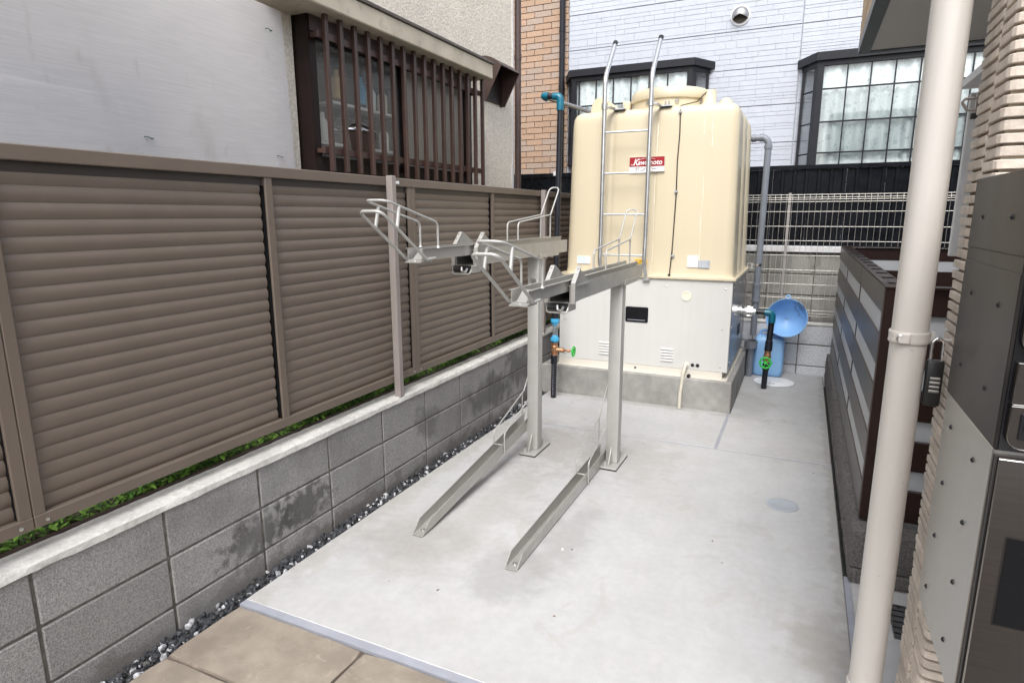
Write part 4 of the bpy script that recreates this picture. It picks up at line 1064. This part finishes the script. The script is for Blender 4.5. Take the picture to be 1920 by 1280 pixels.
# ------------------------------------------------------------------ pipework
def supply_pipe():
    x, y = -1.742, 4.53
    t = root('supply_pipe', 'black supply pipe with blue couplings and bronze valve left of the tank', 'pipe', (x, y, 0))
    b = NB(); cyl(b, (x-.008, y, -.01), (x-.004, y, .30), .0215, 18); part('lower_pipe', b, 'pipe_black', t)
    b = NB()
    for k in range(14): box(b, x-.0065, x-.0025, y-.0224, y-.0212, .03+.019*k, .03+.019*k+random.Random(k).uniform(.005, .013))
    part('print', b, 'cover_grey', t)
    b = NB(); turned(b, (x-.004, y, .285), (0, 0, 1), [(0, .0245), (.004, .027), (.07, .029), (.074, .026)], 18); part('coupling', b, 'pipe_black', t)
    b = NB(); turned(b, (x-.002, y, .355), (0, 0, 1), [(0, .026), (.02, .026), (.022, .022), (.03, .028), (.075, .028), (.083, .022), (.085, .025), (.105, .025)], 18)
    cyl(b, (x+.01, y, .402), (x+.06, y, .402), .021, 12, .016); cyl(b, (x+.06, y, .402), (x+.078, y, .402), .020, 6); cyl(b, (x+.078, y, .402), (x+.135, y, .402), .009, 10); cyl(b, (x+.11, y, .402), (x+.124, y, .402), .013, 6)
    part('valve_body', b, 'bronze', t)
    b = NB(); wheel(b, Vector((x+.160, y, .400)), Vector((1, 0, 0)), .036); cyl(b, (x+.13, y, .402), (x+.165, y, .402), .006, 8); part('hand_wheel', b, 'green', t)
    for z in (.462, .602):
        b = NB(); turned(b, (x, y, z), (0, 0, 1), [(0, .022), (.012, .024), (.013, .036), (.036, .036), (.038, .028), (.05, .026), (.055, .023)] if z < .5 else [(0, .023), (.010, .026), (.024, .028), (.026, .036), (.049, .036), (.051, .024), (.062, .022)], 12); part('blue_coupling', b, 'blue_fitting', t)
    b = NB(); cyl(b, (x, y, .51), (x, y, .61), .017, 16); part('sight_tube', b, 'clear', t)
    for a in (0, 120, 240):
        b = NB(); cyl(b, (x+.021*math.cos(R(a)), y+.021*math.sin(R(a)), .50), (x+.021*math.cos(R(a)), y+.021*math.sin(R(a)), .615), .0025, 6); part('tie_rod', b, 'bolt', t)
    b = NB(); turned(b, (x+.001, y, .66), (0, 0, 1), [(0, .028), (.06, .0265), (.063, .022)], 18); part('coupling', b, 'pipe_black', t)
    b = NB(); cyl(b, (x+.001, y, .70), (x+.022, y, 2.27), .0215, 18); part('riser', b, 'pipe_black', t)
    b = NB(); tube(b, [(x+.021, y, 2.225), (x+.0225, y, 2.322), (x-.035, y, 2.328)], .0275, 16, rad=.03, seg=6); part('elbow', b, 'teal', t)
    b = NB(); cyl(b, (x-.03, y, 2.328), (x-.085, y, 2.333), .0225, 16); part('cross_pipe', b, 'pipe_black', t)
    b = NB(); tube(b, [(x-.075, y, 2.332), (x-.112, y, 2.336), (x-.114, y+.055, 2.333)], .0275, 16, rad=.03, seg=6); part('elbow', b, 'teal', t)
    b = NB(); tube(b, [(x-.114, y+.045, 2.333), (x-.06, y+.80, 2.348), (x-.04, y+1.15, 2.350), (x+.10, y+1.17, 2.30), (x+.10, y+1.17, 2.20)], .0165, 14, rad=.05); part('feed_pipe', b, 'cabinet_side', t)
def wheel(b, c, ax, r):
    """spoked valve wheel"""
    ax = ax.normalized(); ref = Vector((0, 0, 1)) if abs(ax.z) < .9 else Vector((1, 0, 0)); u = ax.cross(ref).normalized(); v = ax.cross(u)
    N = 48; tube(b, [c+u*r*(1+.04*math.cos(k*2*math.pi/6))*math.cos(2*math.pi*k/N)+v*r*(1+.04*math.cos(k*2*math.pi/6))*math.sin(2*math.pi*k/N) for k in range(N)], r*.16, 8, closed=True)
    for k in range(5): cyl(b, c+ax*-.004, c+(u*math.cos(2*math.pi*k/5)+v*math.sin(2*math.pi*k/5))*r, r*.10, 8)
    turned(b, c-ax*.008, ax, [(0, r*.26), (.016, r*.26)], 12)
    for k in range(10):
        p = c+(u*math.cos(2*math.pi*k/10)+v*math.sin(2*math.pi*k/10))*r*1.07; cyl(b, p-ax*r*.14, p+ax*r*.14, r*.15, 8)
supply_pipe()

def outlet_pipe():
    x, y = -.183, 5.53
    t = root('outlet_pipe', 'black outlet pipe with teal elbow and green hand wheel right of the tank', 'pipe', (-.2, y, 0))
    z = .660
    b = NB(); turned(b, (-.4365, y, z), (1, 0, 0), [(0, .052), (.010, .052), (.012, .030), (.03, .030), (.031, .046), (.055, .046), (.056, .034), (.075, .034), (.076, .042), (.10, .042), (.102, .028), (.12, .028)], 24); part('union', b, 'chrome', t)
    for a in range(0, 360, 60):
        b = NB(); p = Vector((-.385, y+.040*math.cos(R(a)), z+.040*math.sin(R(a)))); cyl(b, p, p+Vector((.045, 0, 0)), .006, 6); part('bolt', b, 'bolt', t)
    b = NB(); cyl(b, (-.325, y, z), (-.215, y, z-.004), .0215, 18); part('cross_pipe', b, 'pipe_black', t)
    b = NB(); tube(b, [(-.245, y, z-.003), (x, y, z-.006), (x-.001, y, .575)], .0285, 18, rad=.035, seg=8); part('elbow', b, 'teal', t)
    b = NB(); cyl(b, (x-.001, y, .60), (x-.010, y, .40), .0245, 18); part('pipe', b, 'pipe_black', t)
    b = NB(); turned(b, (x-.008, y, .42), (-.04, 0, -1), [(0, .027), (.003, .030), (.085, .032), (.088, .027)], 18); part('coupling', b, 'pipe_black', t)
    b = NB(); turned(b, (x-.013, y, .34), (-.03, 0, -1), [(0, .026), (.03, .026), (.032, .022), (.04, .030), (.10, .030), (.11, .023), (.13, .023)], 16); cyl(b, (x-.016, y-.02, .272), (x-.018, y-.085, .262), .018, 12, .013); cyl(b, (x-.018, y-.08, .262), (x-.0185, y-.13, .257), .008, 8); part('valve_body', b, 'bronze', t)
    b = NB(); wheel(b, Vector((x-.019, y-.135, .255)), Vector((0, -1, .1)), .043); part('hand_wheel', b, 'green', t)
    b = NB(); turned(b, (x-.017, y, .225), (-.03, 0, -1), [(0, .025), (.003, .029), (.06, .028), (.063, .024)], 18); part('coupling', b, 'pipe_black', t)
    b = NB(); cyl(b, (x-.018, y, .19), (x-.023, y, -.01), .0225, 18); part('lower_pipe', b, 'pipe_black', t)
outlet_pipe()

def overflow_pipe():
    x, y = -.344, 5.90
    t = root('overflow_pipe', 'grey plastic overflow pipe dropping from the tank top', 'pipe', (x, y, .38))
    b = NB(); tube(b, [(-.52, y, 2.105), (x+.006, y, 2.105), (x+.006, y, 1.95), (x, y, .96), (x, y, .39)], .0275, 20, rad=.06, seg=8); part('pipe', b, 'grey_pvc', t)
    for p, ax in (((-.475, y, 2.105), (1, 0, 0)), ((-.412, y, 2.105), (1, 0, 0)), ((x+.006, y, 2.045), (0, 0, -1))):
        b = NB(); turned(b, p, ax, [(0, .0275), (.001, .0325), (.032, .0325), (.034, .0285)], 20); part('socket', b, 'grey_pvc', t)
    b = NB(); turned(b, (x, y, .690), (0, 0, 1), [(0, .029), (.002, .0365), (.02, .0365), (.022, .032), (.14, .032), (.142, .0365), (.17, .0365), (.172, .028)], 20); part('union', b, 'grey_pvc', t)
    b = NB(); turned(b, (x, y, 1.015), (0, 0, 1), [(0, .0285), (.001, .0305), (.02, .0305), (.021, .0285)], 20); box(b, x-.06, x-.028, y-.004, y+.004, 1.02, 1.032); bd = part('clamp', b, 'chrome', t)
    b = NB(); box(b, -.4365, x-.045, 5.885, 5.915, 1.034, 1.039); box(b, x-.060, x-.045, 5.885, 5.915, .995, 1.0335); box(b, -.4365, -.432, 5.885, 5.915, .90, 1.0335); part('bracket', b, 'galvanised', t)
    s = root('drain_hopper', 'grey open pipe stub standing beside the blue can', 'pipe stub', (-.358, 5.925, 0))
    b = NB(); rr = [(0, .030), (.255, .030), (.262, .034), (.268, .055), (.335, .057), (.335, .050), (.272, .048), (.26, .026), (.1, .026)]
    turned(b, (-.358, 5.925, 0), (0, 0, 1), rr, 28); part('stub', b, 'grey_pvc', s)
    b = NB(); turned(b, (-.358, 5.925, .262), (0, 0, 1), [(0, .0355), (.003, .0365), (.006, .0555)], 28); part('collar', b, 'grey_pvc', s)
overflow_pipe()

# ------------------------------------------------------------------ blue can and funnel
def can_and_funnel():
    t = root('jerry_can', 'sky blue plastic can standing against the pale block wall', 'can', (-.2, 6.05, 0))
    b = NB(); secs = []
    for z, ins in ((.002, .022), (.006, .012), (.02, .004), (.06, 0), (.30, 0), (.33, .003), (.352, .012), (.368, .028), (.378, .05), (.381, .085)):
        secs.append([Vector((p.x, p.y, z)) for p in rrect(-.338+ins, -.075-ins, 5.955+ins, 6.165-ins, .045, 6, (), 0, .02, (.5,), .004, .05)])
    loft(b, secs); part('can_body', b, 'blue_plastic', t, ang=50)
    b = NB(); tube(b, [(-.29, 6.06, .372), (-.285, 6.06, .415), (-.17, 6.06, .415), (-.165, 6.06, .372)], .014, 12, rad=.025); part('handle', b, 'blue_plastic', t)
    b = NB(); turned(b, (-.115, 6.06, .376), (0, 0, 1), [(0, .030), (.012, .030), (.013, .033), (.035, .033), (.037, .028)], 20); part('neck', b, 'blue_plastic', t)
    f = root('funnel', 'large sky blue plastic funnel propped on top of the blue can', 'funnel', (-.075, 5.98, .41))
    c = Vector((-.078, 5.935, .560)); ax = Vector((.02, -1, .22)).normalized()          # opening faces the yard
    b = NB(); turned(b, c, ax, [(-.215, .006), (-.165, .008), (-.156, .045), (-.132, .095), (-.088, .138), (-.035, .158), (0, .163), (.004, .170), (.001, .173), (-.006, .172), (-.010, .1655), (-.037, .1605), (-.090, .141), (-.135, .099), (-.160, .049), (-.170, .022), (-.215, .014)], 48, cap=False); part('cone', b, 'funnel_blue', f, ang=60)
    up_ = Vector((0, 0, 1))-ax*ax.z; up_.normalize(); e = c+up_*.186
    b = NB(); side = ax.cross(up_)
    tube(b, [e+(side*math.cos(2*math.pi*k/20)+up_*math.sin(2*math.pi*k/20))*.016 for k in range(20)], .0065, 8, closed=True); part('hanging_loop', b, 'blue_plastic', f)
can_and_funnel()

# ------------------------------------------------------------------ two-tier bicycle racks
def channel(b, xc, hw, y0, y1, z0, z1, wall=.003, lip=.009, out=False):
    """U channel along Y with rolled lips"""
    s = 1 if out else -1
    pr = [(-hw-(lip if out else -lip)*1, z1), (-hw, z1), (-hw, z0), (hw, z0), (hw, z1), (hw+s*lip, z1)]
    pr = [(-hw-s*lip, z1), (-hw, z1), (-hw, z0), (hw, z0), (hw, z1), (hw+s*lip, z1)]
    inn = [(hw+s*lip, z1-wall), (hw+(wall if False else -wall), z1-wall), (hw-wall, z0+wall), (-hw+wall, z0+wall), (-hw+wall, z1-wall), (-hw-s*lip, z1-wall)]
    if out:
        inn = [(hw+lip, z1-wall), (hw, z1-wall), (hw, z1-wall-.0001), (hw-wall, z0+wall), (-hw+wall, z0+wall), (-hw, z1-wall-.0001), (-hw, z1-wall), (-hw-lip, z1-wall)]
    boxes = []
    box(b, xc-hw, xc-hw+wall, y0, y1, z0+wall, z1-wall); box(b, xc+hw-wall, xc+hw, y0, y1, z0+wall, z1-wall); box(b, xc-hw, xc+hw, y0, y1, z0, z0+wall)
    for sd in (-1, 1):
        a, c = (xc+sd*(hw-wall), xc+sd*(hw+lip)) if out else (xc+sd*(hw-lip), xc+sd*hw)
        box(b, min(a, c), max(a, c), y0, y1, z1-wall, z1)
    return b
def rack(xc, dz, dy, label, rise):
    t = root('bicycle_rack', label, 'bicycle rack', (xc, 3.41, 0), 'two tier bicycle racks on the slab')
    # post
    zt = 1.088+dz
    part('rubber_pad', bx(xc-.054, xc+.056, 3.288, 3.542, .0005, .0055), 'rubber', t)
    part('base_plate', bx(xc-.053, xc+.055, 3.290, 3.540, .006, .0155, bev=.001), 'rack_post', t)
    part('post', bx(xc-.036, xc+.036, 3.375, 3.447, .016, zt, bev=.005, seg=2), 'rack_post', t)
    for s_, y in ((1, 3.375), (-1, 3.447)):
        b = NB(); extr(b, [Vector((xc-.003, y, .016)), Vector((xc-.003, y, .112)), Vector((xc-.003, y-.008*s_, .112)), Vector((xc-.003, y-.058*s_, .028)), Vector((xc-.003, y-.058*s_, .016))], (.006, 0, 0)); part('gusset', b, 'rack_post', t)
    for x, y in ((xc-.022, 3.318), (xc+.024, 3.512)):
        b = NB(); turned(b, (x, y, .016), (0, 0, 1), [(0, .013), (.003, .013)], 16); cyl(b, (x, y, .019), (x, y, .034), .0105, 6); cyl(b, (x, y, .034), (x, y, .041), .007, 10); part('anchor_bolt', b, 'rack_post', t)
    part('type_plate', bx(xc-.014, xc+.020, 3.3735, 3.3752, zt-.20, zt-.135), 'bolt', t) if dz > .05 else None
    # outer channel on the post
    Y = lambda y: y+dy
    b = NB(); channel(b, xc, .048, Y(2.470), 3.785+dy*.5, 1.090+dz, 1.167+dz); oc = part('outer_channel', b, 'rack', t)
    b = NB(); box(b, xc-.050, xc+.050, 3.36, 3.66, 1.0885+dz-.012, 1.089+dz); box(b, xc-.0535, xc-.0485, 3.36, 3.66, 1.077+dz, 1.105+dz); box(b, xc+.0485, xc+.0535, 3.36, 3.66, 1.077+dz, 1.105+dz); part('saddle_bracket', b, 'rack', t)
    for y in (3.52, 3.62):
        b = NB(); cyl(b, (xc+.02, y, 1.063+dz), (xc+.02, y, 1.077+dz), .009, 6); part('bracket_bolt', b, 'bolt', t)
    # inner sliding tray
    b = NB(); channel(b, xc, .036, Y(2.055), 3.70+dy*.5, 1.141+dz, 1.191+dz, .0025, .010, True)
    tr = part('sliding_tray', b, 'rack', t)
    b = NB(); extr(b, [Vector(p) for p in ((xc-.034, Y(2.075), 1.1445+dz), (xc-.034, Y(2.03), 1.1375+dz), (xc-.034, Y(2.03), 1.133+dz), (xc-.034, Y(2.12), 1.133+dz), (xc-.034, Y(2.12), 1.1405+dz))], (.075, 0, 0)); part('tray_nose', b, 'rack', tr)
    b = NB(); extr(b, [Vector((xc-.018, Y(2.06), 1.144+dz)), Vector((xc+.024, Y(2.06), 1.144+dz)), Vector((xc+.024, Y(2.125), 1.186+dz)), Vector((xc-.018, Y(2.125), 1.186+dz))], (0, .004, 0)); part('wheel_stop', b, 'rack', tr)
    b = NB(); turned(b, (xc+.002, Y(2.052), 1.139+dz), (0, 0, 1), [(0, .006), (.003, .005)], 12); part('rivet', b, 'bolt', tr)
    # side brackets with folded front edge, and the latch under them
    for s_ in (-1, 1):
        x = xc+s_*.0505
        b = NB(); pr = [(2.470, 1.090), (2.470, 1.176), (2.542, 1.243), (2.556, 1.243), (2.700, 1.166), (2.700, 1.158), (2.50, 1.158), (2.50, 1.090)]
        pr = [(2.470, 1.090), (2.470, 1.176), (2.542, 1.243), (2.556, 1.243), (2.700, 1.166), (2.700, 1.157), (2.560, 1.157), (2.560, 1.090)]
        extr(b, [Vector((x, Y(y), z+dz)) for y, z in pr], (s_*.003, 0, 0)); br = part('side_bracket', b, 'rack', t)
        b = NB(); e = [(2.468, 1.090), (2.468, 1.177), (2.541, 1.245), (2.549, 1.245)]
        pl_ = [Vector((x, Y(y), z+dz)) for y, z in e]+[Vector((x, Y(y+.003), z+dz-.003)) for y, z in reversed(e)]
        extr(b, pl_, (s_*.020, 0, 0)); part('bracket_flange', b, 'rack', br)
        part('bracket_hem', bx(min(x, x+s_*.009), max(x, x+s_*.009), Y(2.475), Y(2.71), 1.1575+dz, 1.1635+dz), 'rack', br)
        for y, z in ((2.510, 1.217), (2.532, 1.238)):
            b = NB(); turned(b, (x+s_*.012, Y(y)-.0045, z+dz-.0015), (0, -1, .9), [(-.002, .004), (.002, .003)], 10); part('bracket_screw', b, 'bolt', br)
        part('latch_cheek', bx(min(x, x+s_*.003), max(x, x+s_*.003), Y(2.44), Y(2.53), 1.058+dz, 1.092+dz, bev=.001), 'rack', t)
    b = NB(); box(b, xc-.042, xc+.030, Y(2.445), Y(2.52), 1.064+dz, 1.088+dz, bev=.005, seg=2); cyl(b, (xc-.045, Y(2.45), 1.072+dz), (xc+.045, Y(2.45), 1.072+dz), .014, 14); lt = part('latch_block', b, 'black_plastic', t)
    b = NB(); tube(b, [(xc-.05, Y(2.455), 1.084+dz), (xc-.045, Y(2.43), 1.054+dz), (xc+.045, Y(2.43), 1.054+dz), (xc+.05, Y(2.455), 1.084+dz)], .004, 8, rad=.012); part('latch_bail', b, 'rack', lt)
    b = NB(); tube(b, [(xc+.004, Y(2.432), 1.086+dz), (xc+.006, Y(2.428), 1.066+dz), (xc+.026, Y(2.428), 1.064+dz), (xc+.028, Y(2.44), 1.078+dz)], .006, 8, rad=.008); part('latch_hook', b, 'bolt', lt)
    # front wheel hoops
    w_ = .050
    def P(s_, y, z): return Vector((xc+s_*w_, Y(y), z+dz))
    b = NB(); tube(b, [Vector((xc+w_-.004, Y(2.135), 1.148+dz)), P(1, 2.065, 1.146), P(1, 1.772, 1.338), P(-1, 1.772, 1.338), P(-1, 2.065, 1.146), Vector((xc-w_+.004, Y(2.135), 1.148+dz))], .0062, 10, rad=.028, seg=6); part('lower_hoop', b, 'rack_post', t, ang=60)
    b = NB(); tube(b, [P(.88, 2.165, 1.186), P(.88, 2.165, 1.294), P(.95, 1.805, 1.378), P(-.95, 1.805, 1.378), P(-.88, 2.165, 1.294), P(-.88, 2.165, 1.186)], .0050, 10, rad=.03, seg=6); part('upper_hoop', b, 'rack_post', t, ang=60)
    for s_ in (-1, 1):
        b = NB(); cyl(b, P(s_*.95, 1.888, 1.357), P(s_, 1.868, 1.277), .0072, 10); part('hoop_strut', b, 'rack_post', t)
        b = NB(); turned(b, P(s_*.88, 2.165, 1.188), (0, 0, 1), [(0, .010), (.004, .008), (.01, .0055)], 10); part('weld', b, 'rack_post', t)
    # rear wheel guide
    g_ = .032
    def G(s_, y, z): return Vector((xc+s_*g_, y+dy*.6, z+dz))
    b = NB(); tube(b, [G(1, 3.04, 1.186), G(1, 3.04, 1.284), G(1, 3.520, 1.326), G(1, 3.665, 1.492), G(-1, 3.665, 1.492), G(-1, 3.520, 1.326), G(-1, 3.04, 1.284), G(-1, 3.04, 1.186)], .0046, 10, rad=.028, seg=6); part('rear_guide', b, 'rack_post', t, ang=60)
    for s_ in (-1, 1):
        b = NB(); cyl(b, G(s_, 3.515, 1.186), G(s_, 3.515, 1.326), .0046, 10); part('guide_strut', b, 'rack_post', t)
    # ground rail beside the post
    xr = xc-.070; hw = .028; y0, y1 = 2.115+dy*.85, 3.47
    def zr(y): return .004+rise*(y-y0)/(y1-y0)
    b = NB(); wl = .0025
    def wallpoly(x): return [Vector((x, y0, zr(y0))), Vector((x, y0+.005, zr(y0)+.008)), Vector((x, y0+.062, zr(y0+.06)+.047)), Vector((x, y1, zr(y1)+.078)), Vector((x, y1, zr(y1)))]
    extr(b, wallpoly(xr-hw), (wl, 0, 0)); extr(b, wallpoly(xr+hw-wl), (wl, 0, 0))
    extr(b, [Vector((xr-hw+wl, y0-.004, zr(y0))), Vector((xr-hw+wl, y1, zr(y1))), Vector((xr-hw+wl, y1, zr(y1)+wl)), Vector((xr-hw+wl, y0-.004, zr(y0)+wl))], (2*hw-2*wl, 0, 0))
    rl = part('ground_rail', b, 'rack', t, ang=20)
    b = NB(); turned(b, (xr, y0+.045, zr(y0+.045)+wl), (0, 0, 1), [(0, .011), (.002, .011), (.0025, .007), (.006, .006)], 16); part('rail_bolt', b, 'bolt', rl)
    if rise > .05: part('rail_bracket', bx(xr+hw-.004, xc-.0365, 3.38, 3.43, zr(3.4)+.004, zr(3.4)+.05), 'rack', rl)
    else: part('rail_pad', bx(xr-hw, xr+hw, y0+.02, y1, .0004, .0036), 'rubber', rl)
    for x, z in ((xr-hw, .06), (xr-hw, .045)):
        b = NB(); turned(b, (xr-hw+wl, y1-.06-.03*(z < .05), zr(y1)+z), (1, 0, 0), [(0, .004), (.0012, .004)], 8); part('rivet', b, 'bolt', rl)
    b = NB(); k_ = .0345
    z3 = zr(3.05)
    tube(b, [Vector((xr+k_, 3.05, z3+.004)), Vector((xr+k_, 3.045, z3+.128)), Vector((xr+k_, 3.48, z3+.265)), Vector((xr+k_, 3.62, z3+.43)), Vector((xr-k_, 3.62, z3+.43)), Vector((xr-k_, 3.48, z3+.265)), Vector((xr-k_, 3.045, z3+.128)), Vector((xr-k_, 3.05, z3+.004))], .0045, 10, rad=.03, seg=6); part('rail_guide', b, 'rack_post', rl, ang=60)
    b = NB(); cyl(b, (xr-k_, 3.048, z3+.055), (xr+k_, 3.048, z3+.055), .0038, 8); part('guide_tie', b, 'rack_post', rl)
    for s_ in (-1, 1):
        b = NB(); cyl(b, (xr+s_*k_, 3.455, zr(3.455)+.03), (xr+s_*k_, 3.455, z3+.258), .0045, 8); part('guide_strut', b, 'rack_post', rl)
rack(-.930, 0., 0., 'bicycle rack nearer the open slab, with the lower top tray', .0)
rack(-1.442, .138, .085, 'bicycle rack nearer the louvre fence, with the higher top tray', .135)
